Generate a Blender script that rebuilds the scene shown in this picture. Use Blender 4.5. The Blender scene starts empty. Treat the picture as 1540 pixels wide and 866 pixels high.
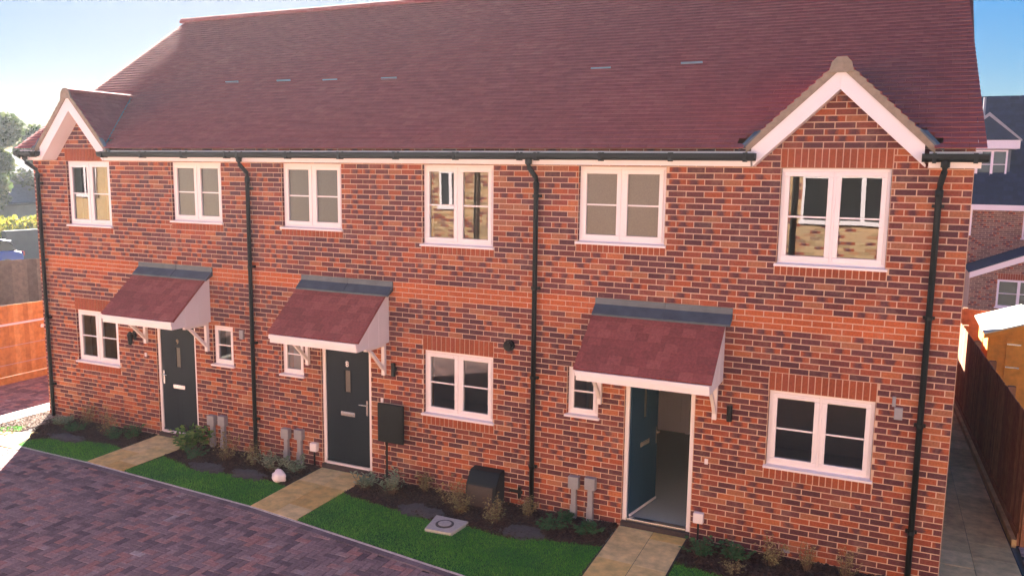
import bpy, math, random
from mathutils import Vector, Matrix
random.seed(7)
sc = bpy.context.scene
col = sc.collection
R = math.radians

# ---------------------------------------------------------------- camera
cd = bpy.data.cameras.new('camera'); cam = bpy.data.objects.new('camera', cd); col.objects.link(cam)
cd.sensor_width = 36.0; cd.lens = 29.23; cd.clip_start = 0.05; cd.clip_end = 2000
rx = Vector((0.9074029618, 0.4200906154, 0.0119891502))
ux = Vector((-0.0696592669, 0.1222095515, 0.9900567722))
bx_ = Vector((0.4144483700, -0.8992156028, 0.1401565132))
CAM = Vector((-0.7257149734, -10.3814022597, 4.6597467150))
cam.matrix_world = Matrix(((rx.x, ux.x, bx_.x, CAM.x), (rx.y, ux.y, bx_.y, CAM.y), (rx.z, ux.z, bx_.z, CAM.z), (0, 0, 0, 1)))
sc.camera = cam

# ---------------------------------------------------------------- sky and sun
SUN = Vector((-0.656, 0.755, 0.51)).normalized()
w = bpy.data.worlds.new('World'); sc.world = w; w.use_nodes = True
nt = w.node_tree
bg = nt.nodes['Background']
sky = nt.nodes.new('ShaderNodeTexSky'); sky.sky_type = 'NISHITA'; sky.sun_disc = False
sky.sun_elevation = math.asin(SUN.z)
sky.sun_rotation = math.atan2(SUN.x, SUN.y)
sky.air_density = 0.8; sky.dust_density = 0.5; sky.ozone_density = 2.5
# soften the huge range between the sky round the sun and the sky overhead
bw = nt.nodes.new('ShaderNodeRGBToBW'); nt.links.new(sky.outputs[0], bw.inputs[0])
pw = nt.nodes.new('ShaderNodeMath'); pw.operation = 'POWER'; nt.links.new(bw.outputs[0], pw.inputs[0]); pw.inputs[1].default_value = -0.66
vm = nt.nodes.new('ShaderNodeVectorMath'); vm.operation = 'SCALE'; nt.links.new(sky.outputs[0], vm.inputs[0]); nt.links.new(pw.outputs[0], vm.inputs['Scale'])
v2 = nt.nodes.new('ShaderNodeVectorMath'); v2.operation = 'SCALE'; nt.links.new(vm.outputs[0], v2.inputs[0]); v2.inputs['Scale'].default_value = 0.60
hs = nt.nodes.new('ShaderNodeHueSaturation'); hs.inputs['Saturation'].default_value = 1.55; nt.links.new(v2.outputs[0], hs.inputs['Color'])
nt.links.new(hs.outputs[0], bg.inputs[0]); bg.inputs[1].default_value = 0.05   # the colour above is already scaled
ld = bpy.data.lights.new('sun', 'SUN'); ld.energy = 5.0; ld.angle = R(0.5); ld.color = (1.0, 0.90, 0.80)
lo = bpy.data.objects.new('sun', ld); col.objects.link(lo)
lo.rotation_euler = SUN.to_track_quat('Z', 'Y').to_euler(); lo.location = SUN * 60
vs = sc.view_settings
vs.view_transform = 'Standard'; vs.look = 'None'; vs.gamma = 1.0; vs.use_curve_mapping = False
vs.exposure = 3.42

# ---------------------------------------------------------------- helpers
MATS = {}
def new_mat(name):
    m = bpy.data.materials.new(name); m.use_nodes = True
    MATS[name] = m
    return m, m.node_tree, m.node_tree.nodes['Principled BSDF']
def ramp(nt, stops, interp='LINEAR'):
    r = nt.nodes.new('ShaderNodeValToRGB'); r.color_ramp.interpolation = interp
    e = r.color_ramp.elements
    while len(e) < len(stops): e.new(0.5)
    for i, (p, c) in enumerate(stops):
        e[i].position = p; e[i].color = (c[0], c[1], c[2], 1)
    return r
def noise(nt, scale, detail=4, vec=None, rough=0.6):
    n = nt.nodes.new('ShaderNodeTexNoise'); n.inputs['Scale'].default_value = scale
    n.inputs['Detail'].default_value = detail; n.inputs['Roughness'].default_value = rough
    if vec is None:
        g = nt.nodes.new('ShaderNodeNewGeometry'); vec = g.outputs['Position']
    nt.links.new(vec, n.inputs['Vector'])
    return n
def mixc(nt, a, b, fac, mode='MIX'):
    m = nt.nodes.new('ShaderNodeMix'); m.data_type = 'RGBA'; m.blend_type = mode
    for s, v in ((m.inputs[0], fac), (m.inputs[6], a), (m.inputs[7], b)):
        if hasattr(v, 'links') or hasattr(v, 'is_output'): nt.links.new(v, s)
        elif isinstance(v, (tuple, list)): s.default_value = (v[0], v[1], v[2], 1)
        else: s.default_value = v
    return m.outputs[2]
def bump(nt, bsdf, height, strength=0.3, dist=0.01):
    b = nt.nodes.new('ShaderNodeBump'); b.inputs['Strength'].default_value = strength; b.inputs['Distance'].default_value = dist
    nt.links.new(height, b.inputs['Height']); nt.links.new(b.outputs[0], bsdf.inputs['Normal'])
def plain(name, c, rough=0.6, var=0.12, scale=6.0, metal=0.0, bmp=0.0, spec=0.5):
    m, nt, b = new_mat(name)
    n = noise(nt, scale, 5)
    rp = ramp(nt, [(0.25, [x * (1 - var) for x in c]), (0.75, [min(1, x * (1 + var)) for x in c])])
    nt.links.new(n.outputs[0], rp.inputs[0]); nt.links.new(rp.outputs[0], b.inputs['Base Color'])
    b.inputs['Roughness'].default_value = rough; b.inputs['Metallic'].default_value = metal
    b.inputs['Specular IOR Level'].default_value = spec
    if bmp:
        n2 = noise(nt, scale * 12, 3); bump(nt, b, n2.outputs[0], bmp, 0.004)
    return m
def island(name, stops, rough=0.8, nvar=0.25, nscale=30.0, interp='LINEAR', bmp=0.25, sat=None, spec=0.3, clus=0.0, cscale=1.2):
    """colour picked per loose piece of the mesh, broken up by noise"""
    m, nt, b = new_mat(name)
    g = nt.nodes.new('ShaderNodeNewGeometry')
    src = g.outputs['Random Per Island']
    if clus:
        nz = noise(nt, cscale, 2, g.outputs['Position'])
        mr = nt.nodes.new('ShaderNodeMapRange'); mr.inputs[1].default_value = 0.3; mr.inputs[2].default_value = 0.7
        nt.links.new(nz.outputs[0], mr.inputs[0])
        ma = nt.nodes.new('ShaderNodeMath'); ma.operation = 'MULTIPLY'; nt.links.new(src, ma.inputs[0]); ma.inputs[1].default_value = 1 - clus
        mb_ = nt.nodes.new('ShaderNodeMath'); mb_.operation = 'MULTIPLY_ADD'; nt.links.new(mr.outputs[0], mb_.inputs[0]); mb_.inputs[1].default_value = clus
        nt.links.new(ma.outputs[0], mb_.inputs[2]); src = mb_.outputs[0]
    rp = ramp(nt, stops, interp); nt.links.new(src, rp.inputs[0])
    n = noise(nt, nscale, 4, g.outputs['Position'])
    rr = ramp(nt, [(0.3, (1 - nvar,) * 3), (0.7, (1 + nvar * 0.6,) * 3)]); nt.links.new(n.outputs[0], rr.inputs[0])
    nt.links.new(mixc(nt, rp.outputs[0], rr.outputs[0], 1.0, 'MULTIPLY'), b.inputs['Base Color'])
    b.inputs['Roughness'].default_value = rough; b.inputs['Specular IOR Level'].default_value = spec
    if bmp: bump(nt, b, n.outputs[0], bmp, 0.004)
    return m

DARK = (0.098, 0.032, 0.043); DARK2 = (0.140, 0.044, 0.053); MID = (0.23, 0.057, 0.045); ORG = (0.37, 0.086, 0.041); ORG2 = (0.45, 0.135, 0.060); BUF = (0.37, 0.135, 0.075)
def brick_mat(name, band=True, pal=None):
    m, nt, b = new_mat(name)
    g = nt.nodes.new('ShaderNodeNewGeometry')
    L = nt.links
    pal = pal or [(0.0, DARK), (0.22, DARK2), (0.44, (0.15, 0.040, 0.042)), (0.56, MID), (0.67, (0.30, 0.070, 0.042)), (0.76, ORG), (0.87, BUF), (0.94, ORG2)]
    rp = ramp(nt, pal, 'CONSTANT'); L.new(g.outputs['Random Per Island'], rp.inputs[0])
    # a third of the bricks are flashed: dark in the middle, orange at the ends (u runs along each brick)
    uv = nt.nodes.new('ShaderNodeUVMap'); uv.uv_map = 'brick'
    sx = nt.nodes.new('ShaderNodeSeparateXYZ'); L.new(uv.outputs[0], sx.inputs[0])
    nz = noise(nt, 14, 3, g.outputs['Position'])
    ad = nt.nodes.new('ShaderNodeMath'); ad.operation = 'MULTIPLY_ADD'; L.new(nz.outputs[0], ad.inputs[0]); ad.inputs[1].default_value = 0.5; L.new(sx.outputs[0], ad.inputs[2])
    fl = ramp(nt, [(0.30, ORG), (0.48, DARK2), (0.78, DARK), (0.98, ORG)]); L.new(ad.outputs[0], fl.inputs[0])
    fr = nt.nodes.new('ShaderNodeMath'); fr.operation = 'MULTIPLY'; L.new(g.outputs['Random Per Island'], fr.inputs[0]); fr.inputs[1].default_value = 37.0
    f2 = nt.nodes.new('ShaderNodeMath'); f2.operation = 'FRACT'; L.new(fr.outputs[0], f2.inputs[0])
    f3 = nt.nodes.new('ShaderNodeMath'); f3.operation = 'LESS_THAN'; L.new(f2.outputs[0], f3.inputs[0]); f3.inputs[1].default_value = 0.22
    c = mixc(nt, rp.outputs[0], fl.outputs[0], f3.outputs[0])
    if band:   # the string course is laid in plain orange bricks
        sp = nt.nodes.new('ShaderNodeSeparateXYZ'); L.new(g.outputs['Position'], sp.inputs[0])
        a = nt.nodes.new('ShaderNodeMath'); a.operation = 'COMPARE'; L.new(sp.outputs[2], a.inputs[0]); a.inputs[1].default_value = 2.8875; a.inputs[2].default_value = 0.1125
        orr = ramp(nt, [(0.0, (0.43, 0.095, 0.036)), (0.5, (0.50, 0.120, 0.045)), (1.0, (0.45, 0.108, 0.045))]); L.new(g.outputs['Random Per Island'], orr.inputs[0])
        c = mixc(nt, c, orr.outputs[0], a.outputs[0])
    n = noise(nt, 45, 5, g.outputs['Position'])
    rr = ramp(nt, [(0.3, (0.72,) * 3), (0.7, (1.18,) * 3)]); L.new(n.outputs[0], rr.inputs[0])
    c = mixc(nt, c, rr.outputs[0], 1.0, 'MULTIPLY')
    # firing batches drift in tone across the wall
    nb = noise(nt, 0.75, 3, g.outputs['Position']); rb_ = ramp(nt, [(0.35, (0.86, 0.88, 0.92)), (0.65, (1.12, 1.08, 1.04))]); L.new(nb.outputs[0], rb_.inputs[0])
    c = mixc(nt, c, rb_.outputs[0], 1.0, 'MULTIPLY')
    # pale bloom and smears of mortar
    n3 = noise(nt, 3.1, 6, g.outputs['Position'], 0.75)
    r3 = ramp(nt, [(0.52, (0, 0, 0)), (0.78, (0.30,) * 3)]); L.new(n3.outputs[0], r3.inputs[0])
    c = mixc(nt, c, (0.50, 0.33, 0.26), r3.outputs[0])
    L.new(c, b.inputs['Base Color']); b.inputs['Roughness'].default_value = 0.85; b.inputs['Specular IOR Level'].default_value = 0.25
    bump(nt, b, n.outputs[0], 0.5, 0.004)
    return m
M = {}
M['brick'] = brick_mat('facing_brick')
M['brick_yellow'] = brick_mat('yellow_brick', False, [(0.0, (0.42, 0.28, 0.14)), (0.3, (0.56, 0.38, 0.20)), (0.6, (0.60, 0.38, 0.20)), (0.8, (0.46, 0.23, 0.11)), (0.92, (0.30, 0.18, 0.11))])
M['mortar'] = plain('mortar', (0.64, 0.435, 0.325), 0.95, 0.18, 5, bmp=0.4)
M['soldier'] = island('red_header_brick', [(0.0, (0.26, 0.060, 0.030)), (0.5, (0.36, 0.085, 0.038)), (1.0, (0.31, 0.072, 0.042))], 0.85, 0.25, 40, bmp=0.4)
M['tile'] = island('clay_tile', [(0.0, (0.37, 0.080, 0.074)), (0.4, (0.41, 0.089, 0.080)), (0.75, (0.44, 0.098, 0.086)), (1.0, (0.48, 0.117, 0.10))], 0.85, 0.10, 12, bmp=0.2, spec=0.25, clus=0.25, cscale=0.7)
M['shingle'] = island('canopy_tile', [(0.0, (0.24, 0.060, 0.056)), (0.6, (0.30, 0.074, 0.068)), (1.0, (0.36, 0.098, 0.084))], 0.75, 0.25, 30, bmp=0.3)
M['verge'] = plain('verge_mortar', (0.30, 0.22, 0.165), 0.95, 0.25, 14, bmp=0.5)
M['white'] = plain('white_upvc', (0.86, 0.77, 0.80), 0.35, 0.02, 3)
M['fasciawhite'] = plain('white_board', (0.86, 0.76, 0.78), 0.45, 0.04, 2)
M['black'] = plain('black_plastic', (0.012, 0.016, 0.019), 0.5, 0.15, 9, spec=0.22)
M['lead'] = plain('lead_sheet', (0.085, 0.105, 0.135), 0.45, 0.25, 5, metal=0.3, bmp=0.3)
M['door'] = plain('dark_door', (0.006, 0.014, 0.026), 0.55, 0.08, 3, spec=0.25)
M['door_blue'] = plain('blue_door', (0.010, 0.045, 0.085), 0.5, 0.08, 3, spec=0.3)
M['steel'] = plain('polished_steel', (0.75, 0.74, 0.72), 0.25, 0.05, 4, metal=0.9)
M['ductgrey'] = plain('grey_duct', (0.30, 0.29, 0.32), 0.5, 0.1, 8)
M['plaster'] = plain('cream_plaster', (0.80, 0.77, 0.68), 0.9, 0.03, 2)
M['roomdark'] = plain('room_wall', (0.60, 0.60, 0.58), 0.9, 0.05, 2)
M['carpet'] = plain('grey_carpet', (0.36, 0.39, 0.38), 1.0, 0.1, 40, bmp=0.3)
M['curtain'] = plain('beige_curtain', (0.30, 0.23, 0.14), 0.9, 0.1, 8)
M['slate'] = plain('grey_slate', (0.085, 0.080, 0.078), 0.8, 0.35, 25, bmp=0.5)
M['concrete'] = plain('pale_concrete', (0.50, 0.47, 0.42), 0.9, 0.15, 20, bmp=0.3)
M['iron'] = plain('dark_iron', (0.08, 0.08, 0.08), 0.6, 0.2, 30, metal=0.4)
M['soil'] = island('bark_mulch', [(0.0, (0.030, 0.018, 0.014)), (0.6, (0.065, 0.038, 0.030)), (1.0, (0.11, 0.065, 0.048))], 0.95, 0.4, 30, bmp=0.6)
M['paver'] = island('block_paver', [(0.0, (0.12, 0.082, 0.088)), (0.2, (0.20, 0.135, 0.14)), (0.42, (0.28, 0.185, 0.18)), (0.62, (0.34, 0.225, 0.215)), (0.8, (0.42, 0.20, 0.17)), (0.92, (0.40, 0.30, 0.28)), (1.0, (0.56, 0.44, 0.39))], 0.85, 0.3, 35, bmp=0.4, clus=0.22, cscale=1.6)
M['kerbblock'] = island('edging_block', [(0.0, (0.14, 0.105, 0.115)), (1.0, (0.25, 0.185, 0.19))], 0.8, 0.25, 35)
M['joint'] = plain('jointing_sand', (0.055, 0.040, 0.040), 1.0, 0.2, 20)
M['glintline'] = plain('pale_nail_glint', (0.42, 0.37, 0.34), 0.95, 0.2, 15)
M['edgeline'] = plain('pale_edging', (0.62, 0.54, 0.50), 0.95, 0.25, 15)
M['slab'] = island('buff_slab', [(0.0, (0.70, 0.42, 0.12)), (0.5, (0.84, 0.56, 0.19)), (1.0, (0.88, 0.65, 0.30))], 0.85, 0.28, 7, bmp=0.3)
M['slabgrey'] = island('brown_slab', [(0.0, (0.60, 0.38, 0.17)), (1.0, (0.76, 0.52, 0.25))], 0.85, 0.3, 6, bmp=0.3)
M['fence_orange'] = island('new_timber', [(0.0, (0.36, 0.165, 0.045)), (0.6, (0.48, 0.245, 0.065)), (1.0, (0.56, 0.32, 0.10))], 0.8, 0.3, 10, bmp=0.3)
M['fence_brown'] = island('brown_timber', [(0.0, (0.26, 0.10, 0.055)), (0.6, (0.34, 0.14, 0.07)), (1.0, (0.42, 0.19, 0.10))], 0.85, 0.35, 8, bmp=0.3)
M['fence_grey'] = island('weathered_timber', [(0.0, (0.16, 0.11, 0.075)), (1.0, (0.28, 0.20, 0.14))], 0.9, 0.3, 8, bmp=0.3)
M['gravel'] = island('gravel_stone', [(0.0, (0.18, 0.12, 0.09)), (0.5, (0.36, 0.28, 0.22)), (1.0, (0.55, 0.48, 0.42))], 0.9, 0.2, 40)
M['asphalt'] = plain('asphalt', (0.16, 0.145, 0.13), 0.95, 0.2, 3, bmp=0.4)
M['slateroof'] = island('blue_slate', [(0.0, (0.010, 0.020, 0.055)), (1.0, (0.018, 0.032, 0.08))], 0.9, 0.2, 6, spec=0.08)
M['greyroof'] = island('grey_roof_tile', [(0.0, (0.10, 0.11, 0.13)), (1.0, (0.16, 0.17, 0.19))], 0.8, 0.2, 6)
M['greybrick'] = brick_mat('brown_grey_brick', False, [(0.0, (0.20, 0.11, 0.085)), (0.3, (0.27, 0.155, 0.12)), (0.6, (0.32, 0.17, 0.125)), (0.8, (0.22, 0.125, 0.11))])
M['carblue'] = plain('blue_paint', (0.015, 0.06, 0.32), 0.25, 0.03, 3)
M['rubber'] = plain('black_rubber', (0.02, 0.02, 0.02), 0.8, 0.1, 5)
M['bark'] = plain('tree_bark', (0.10, 0.075, 0.05), 0.95, 0.3, 8)
M['shed'] = island('orange_boards', [(0.0, (0.74, 0.25, 0.03)), (1.0, (0.85, 0.34, 0.06))], 0.8, 0.2, 8)
M['shedroof'] = plain('pale_felt', (0.62, 0.64, 0.56), 0.9, 0.08, 9)
def leafmat(name, stops, trans=0.35):
    m, nt, b = new_mat(name)
    g = nt.nodes.new('ShaderNodeNewGeometry'); rp = ramp(nt, stops); nt.links.new(g.outputs['Random Per Island'], rp.inputs[0])
    nt.links.new(rp.outputs[0], b.inputs['Base Color']); b.inputs['Roughness'].default_value = 0.6; b.inputs['Specular IOR Level'].default_value = 0.3
    t = nt.nodes.new('ShaderNodeBsdfTranslucent')
    nz_ = noise(nt, 2.2, 4, g.outputs['Position']); rz_ = ramp(nt, [(0.35, (0.80, 0.88, 0.80)), (0.68, (1.35, 1.12, 1.0))]); nt.links.new(nz_.outputs[0], rz_.inputs[0])
    cc = mixc(nt, rp.outputs[0], rz_.outputs[0], 1.0, 'MULTIPLY')
    nt.links.new(cc, t.inputs[0]); nt.links.new(cc, b.inputs['Base Color'])
    mx = nt.nodes.new('ShaderNodeMixShader'); mx.inputs[0].default_value = trans
    nt.links.new(b.outputs[0], mx.inputs[1]); nt.links.new(t.outputs[0], mx.inputs[2])
    nt.links.new(mx.outputs[0], nt.nodes['Material Output'].inputs[0])
    return m
M['grass'] = leafmat('grass_blade', [(0.0, (0.050, 0.25, 0.030)), (0.5, (0.10, 0.42, 0.045)), (1.0, (0.22, 0.56, 0.08))])
M['turf'] = plain('turf_soil', (0.018, 0.12, 0.024), 1.0, 0.3, 15)
M['leaf_green'] = leafmat('green_leaf', [(0.0, (0.07, 0.18, 0.05)), (0.6, (0.14, 0.30, 0.07)), (1.0, (0.34, 0.45, 0.13))])
M['leaf_dark'] = leafmat('dark_leaf', [(0.0, (0.03, 0.10, 0.045)), (1.0, (0.08, 0.22, 0.09))])
M['leaf_silver'] = leafmat('silver_leaf', [(0.0, (0.14, 0.22, 0.15)), (0.6, (0.28, 0.38, 0.28)), (1.0, (0.50, 0.55, 0.42))])
M['leaf_olive'] = leafmat('olive_leaf', [(0.0, (0.20, 0.17, 0.085)), (0.6, (0.33, 0.30, 0.15)), (1.0, (0.52, 0.46, 0.25))])
M['leaf_tree'] = leafmat('tree_leaf', [(0.0, (0.03, 0.055, 0.02)), (0.6, (0.055, 0.09, 0.03)), (1.0, (0.11, 0.14, 0.05))], 0.35)
M['leaf_yellow'] = leafmat('yellow_leaf', [(0.0, (0.06, 0.10, 0.02)), (0.5, (0.20, 0.22, 0.03)), (1.0, (0.60, 0.50, 0.05))], 0.5)
M['twig'] = plain('twig', (0.16, 0.10, 0.06), 0.9, 0.2, 20)
def glassmat(name, tint=(0.9, 0.95, 0.93)):
    m, nt, b = new_mat(name)
    tr = nt.nodes.new('ShaderNodeBsdfTransparent'); tr.inputs[0].default_value = (*[x * 0.8 for x in tint], 1)
    gl = nt.nodes.new('ShaderNodeBsdfGlossy'); gl.inputs['Roughness'].default_value = 0.0
    n = noise(nt, 1.3, 1); bp = nt.nodes.new('ShaderNodeBump'); bp.inputs['Strength'].default_value = 0.018; bp.inputs['Distance'].default_value = 0.05
    nt.links.new(n.outputs[0], bp.inputs['Height']); nt.links.new(bp.outputs[0], gl.inputs['Normal'])
    fr = nt.nodes.new('ShaderNodeFresnel'); fr.inputs[0].default_value = 2.0
    mx = nt.nodes.new('ShaderNodeMixShader'); nt.links.new(fr.outputs[0], mx.inputs[0])
    nt.links.new(tr.outputs[0], mx.inputs[1]); nt.links.new(gl.outputs[0], mx.inputs[2])
    nt.links.new(mx.outputs[0], nt.nodes['Material Output'].inputs[0])
    return m
M['glass'] = glassmat('window_glass')
def frosted(name, c):
    m, nt, b = new_mat(name)
    n = noise(nt, 90, 2); rp = ramp(nt, [(0.35, [x * 0.8 for x in c]), (0.7, [x * 1.2 for x in c])]); nt.links.new(n.outputs[0], rp.inputs[0])
    nt.links.new(rp.outputs[0], b.inputs['Base Color']); b.inputs['Roughness'].default_value = 0.3; b.inputs['IOR'].default_value = 1.6
    bump(nt, b, n.outputs[0], 0.25, 0.004)
    return m
M['frost_grey'] = frosted('obscured_glass_grey', (0.085, 0.10, 0.105))
M['frost_brown'] = frosted('obscured_glass_brown', (0.125, 0.105, 0.085))

class MB:
    def __init__(s): s.v = []; s.f = []; s.uv = []
    def face(s, pts, uv=None):
        n = len(s.v); s.v += [tuple(p) for p in pts]; s.f.append(tuple(range(n, n + len(pts))))
        s.uv += uv or [(0.5, 0.5)] * len(pts)
    def hexa(s, p):
        """8 corners: bottom ring 0-3 counter-clockwise seen from above, top ring 4-7"""
        n = len(s.v); s.v += [tuple(q) for q in p]
        for f in ((3, 2, 1, 0), (4, 5, 6, 7), (0, 1, 5, 4), (1, 2, 6, 5), (2, 3, 7, 6), (3, 0, 4, 7)):
            s.f.append(tuple(n + i for i in f)); s.uv += [(0.5, 0.5)] * 4
    def box(s, x0, x1, y0, y1, z0, z1):
        s.hexa([(x0, y0, z0), (x1, y0, z0), (x1, y1, z0), (x0, y1, z0), (x0, y0, z1), (x1, y0, z1), (x1, y1, z1), (x0, y1, z1)])
    def brick(s, x0, x1, z0, z1, yf, yb, u0=0.0, u1=1.0):
        """front face with its run along the brick as u, plus four returns"""
        n = len(s.v)
        s.v += [(x0, yf, z0), (x1, yf, z0), (x1, yf, z1), (x0, yf, z1), (x0, yb, z0), (x1, yb, z0), (x1, yb, z1), (x0, yb, z1)]
        for f in ((0, 1, 2, 3), (4, 5, 1, 0), (3, 2, 6, 7), (4, 0, 3, 7), (1, 5, 6, 2)):
            s.f.append(tuple(n + i for i in f))
            s.uv += [((u0 if i in (0, 3, 4, 7) else u1), 0.5) for i in f]
    def prism(s, prof, a, b, axis='x'):
        """profile of 2-D points swept from a to b along the axis"""
        def P(t, q):
            return (t, q[0], q[1]) if axis == 'x' else ((q[0], t, q[1]) if axis == 'y' else (q[0], q[1], t))
        n = len(s.v); k = len(prof)
        s.v += [P(a, q) for q in prof] + [P(b, q) for q in prof]
        for i in range(k):
            j = (i + 1) % k
            s.f.append((n + i, n + j, n + k + j, n + k + i)); s.uv += [(0.5, 0.5)] * 4
        s.f.append(tuple(n + i for i in range(k))[::-1]); s.uv += [(0.5, 0.5)] * k
        s.f.append(tuple(n + k + i for i in range(k))); s.uv += [(0.5, 0.5)] * k
    def tube(s, pts, r, n=10, r2=None):
        pts = [Vector(p) for p in pts]; rings = []
        for i, p in enumerate(pts):
            d = (pts[min(i + 1, len(pts) - 1)] - pts[max(i - 1, 0)]).normalized()
            a = d.cross(Vector((0, 0, 1)) if abs(d.z) < 0.9 else Vector((1, 0, 0))).normalized(); b = d.cross(a)
            rr = r if r2 is None else r + (r2 - r) * i / (len(pts) - 1)
            base = len(s.v)
            for k in range(n):
                t = 2 * math.pi * k / n; s.v.append(tuple(p + (a * math.cos(t) + b * math.sin(t)) * rr))
            rings.append(base)
        for q0, q1 in zip(rings, rings[1:]):
            for k in range(n):
                k2 = (k + 1) % n; s.f.append((q0 + k, q0 + k2, q1 + k2, q1 + k)); s.uv += [(0.5, 0.5)] * 4
        s.f.append(tuple(rings[0] + k for k in range(n))[::-1]); s.uv += [(0.5, 0.5)] * n
        s.f.append(tuple(rings[-1] + k for k in range(n))); s.uv += [(0.5, 0.5)] * n
    def build(s, name, mat, parent=None, bevel=0.0, smooth=False, uv=False, fixn=True):
        me = bpy.data.meshes.new(name); me.from_pydata(s.v, [], s.f)
        if uv:
            l = me.uv_layers.new(name='brick'); l.data.foreach_set('uv', [c for q in s.uv for c in q])
        me.materials.append(mat)
        if fixn:
            import bmesh
            bm = bmesh.new(); bm.from_mesh(me); bmesh.ops.recalc_face_normals(bm, faces=bm.faces); bm.to_mesh(me); bm.free()
        o = bpy.data.objects.new(name, me); col.objects.link(o)
        if parent is not None: o.parent = parent; o.matrix_parent_inverse = Matrix.Translation(-world_loc(parent))
        if bevel:
            b = o.modifiers.new('bevel', 'BEVEL'); b.width = bevel; b.segments = 2; b.limit_method = 'ANGLE'
        if smooth:
            for p in me.polygons: p.use_smooth = True
        return o
def world_loc(o):
    v = Vector(o.location)
    return v if o.parent is None else v  # parents below are unrotated and parts sit at the origin
def tag(o, label=None, cat=None, group=None, kind=None):
    if label: o['label'] = label
    if cat: o['category'] = cat
    if group: o['group'] = group
    if kind: o['kind'] = kind
    return o
def thing(name, label, cat, loc=(0, 0, 0), group=None):
    o = bpy.data.objects.new(name, None); col.objects.link(o); o.location = loc; o.empty_display_size = 0.2
    return tag(o, label, cat, group)
def text_mesh(s, size, mat, parent, x, y, z, name='house_number'):
    cu = bpy.data.curves.new('t', 'FONT'); cu.body = s; cu.size = size; cu.extrude = 0.004; cu.align_x = 'CENTER'
    t = bpy.data.objects.new('t', cu); col.objects.link(t)
    dg = bpy.context.evaluated_depsgraph_get(); me = bpy.data.meshes.new_from_object(t.evaluated_get(dg))
    bpy.data.objects.remove(t)
    me.transform(Matrix.Translation((x, y, z)) @ Matrix.Rotation(R(90), 4, 'X'))
    me.materials.clear(); me.materials.append(mat)
    o = bpy.data.objects.new(name, me); col.objects.link(o); o.parent = parent
    o.matrix_parent_inverse = Matrix.Translation(-world_loc(parent))
    return o

# ================================================================ GROUND
GZ = -0.10
m = MB()
xs = [-400, -200, -120, -80, -50, -30, -20, -12, -6, -3, 0, 3, 6, 12, 20, 40, 80, 150, 400]
ys = [-400, -150, -60, -30, -12, 0, 6, 11, 13, 15, 17, 19, 22, 30, 40, 60, 90, 150, 400]
def gz(x, y):
    t = max(0, min(1, (y - 11) / 8)) * max(0, min(1, (x + 12) / 9))
    return GZ - 0.05 - 1.5 * t
for i in range(len(xs) - 1):
    for j in range(len(ys) - 1):
        m.face([(a, b, gz(a, b)) for a, b in ((xs[i], ys[j]), (xs[i + 1], ys[j]), (xs[i + 1], ys[j + 1]), (xs[i], ys[j + 1]))])
tag(m.build('ground', M['asphalt']), kind='structure')

def edge_y(x):     # front edge of the gardens against the block paving
    P = [(-15.2, -1.50), (-12.33, -1.54), (-8.7, -1.75), (-5.14, -2.21), (-2.0, -2.55), (3, -3.0)]
    if x <= P[0][0]: return P[0][1]
    for (a, b), (c, d) in zip(P, P[1:]):
        if x <= c: return b + (d - b) * (x - a) / (c - a)
    return P[-1][1]
def in_block_area(x, y):
    if -15.25 < x < 1.0: return y < edge_y(x) - 0.05
    if x >= 1.0: return y < 1.75
    if x <= -15.95: return y < 9
    return y < -1.55
m = MB(); rnd = random.Random(3)
m.face([(-30, -12, GZ - 0.012), (-14.0, -12, GZ - 0.012), (-14.0, -1.5, GZ - 0.012), (-30, -1.5, GZ - 0.012)])
m.face([(-30, -1.5, GZ - 0.012), (-15.95, -1.5, GZ - 0.012), (-15.95, 9, GZ - 0.012), (-30, 9, GZ - 0.012)])
m.face([(-14.0, -12, GZ - 0.012), (4, -12, GZ - 0.012), (4, -1.5, GZ - 0.012), (-14.0, -1.5, GZ - 0.012)])
m.face([(1.0, -1.5, GZ - 0.012), (4, -1.5, GZ - 0.012), (4, 1.75, GZ - 0.012), (1.0, 1.75, GZ - 0.012)])
tag(m.build('paving_bed', M['joint']), kind='structure')
m = MB(); c = 0.1; g = 0.004
sk = 0.0
for i in range(-230, 40):
    for j in range(-82, 91):
        k = (i - j) % 4
        if k == 0: x0, y0, wx, wy = i * c, j * c, 2 * c, c
        elif k == 3: x0, y0, wx, wy = i * c, j * c, c, 2 * c
        else: continue
        cx, cy = x0 + wx / 2, y0 + wy / 2
        if cy > -1.5 and not (cx < -15.95 or cx > 1.0): continue
        if not in_block_area(cx, cy): continue
        if cx < -19 and cy > 3: continue
        z = GZ + rnd.uniform(-0.0025, 0.0025); tz = rnd.uniform(-0.002, 0.002); b = 0.007
        X0, X1, Y0, Y1 = x0 + g / 2, x0 + wx - g / 2, y0 + g / 2, y0 + wy - g / 2
        n = len(m.v)
        m.v += [(X0 + b, Y0 + b, z + tz), (X1 - b, Y0 + b, z - tz), (X1 - b, Y1 - b, z), (X0 + b, Y1 - b, z),
                (X0, Y0, z - 0.008), (X1, Y0, z - 0.008), (X1, Y1, z - 0.008), (X0, Y1, z - 0.008)]
        for f in ((0, 1, 2, 3), (4, 5, 1, 0), (5, 6, 2, 1), (6, 7, 3, 2), (7, 4, 0, 3)):
            m.f.append(tuple(n + q for q in f)); m.uv += [(0.5, 0.5)] * 4
tag(m.build('block_paving', M['paver'], fixn=False), kind='structure')
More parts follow.
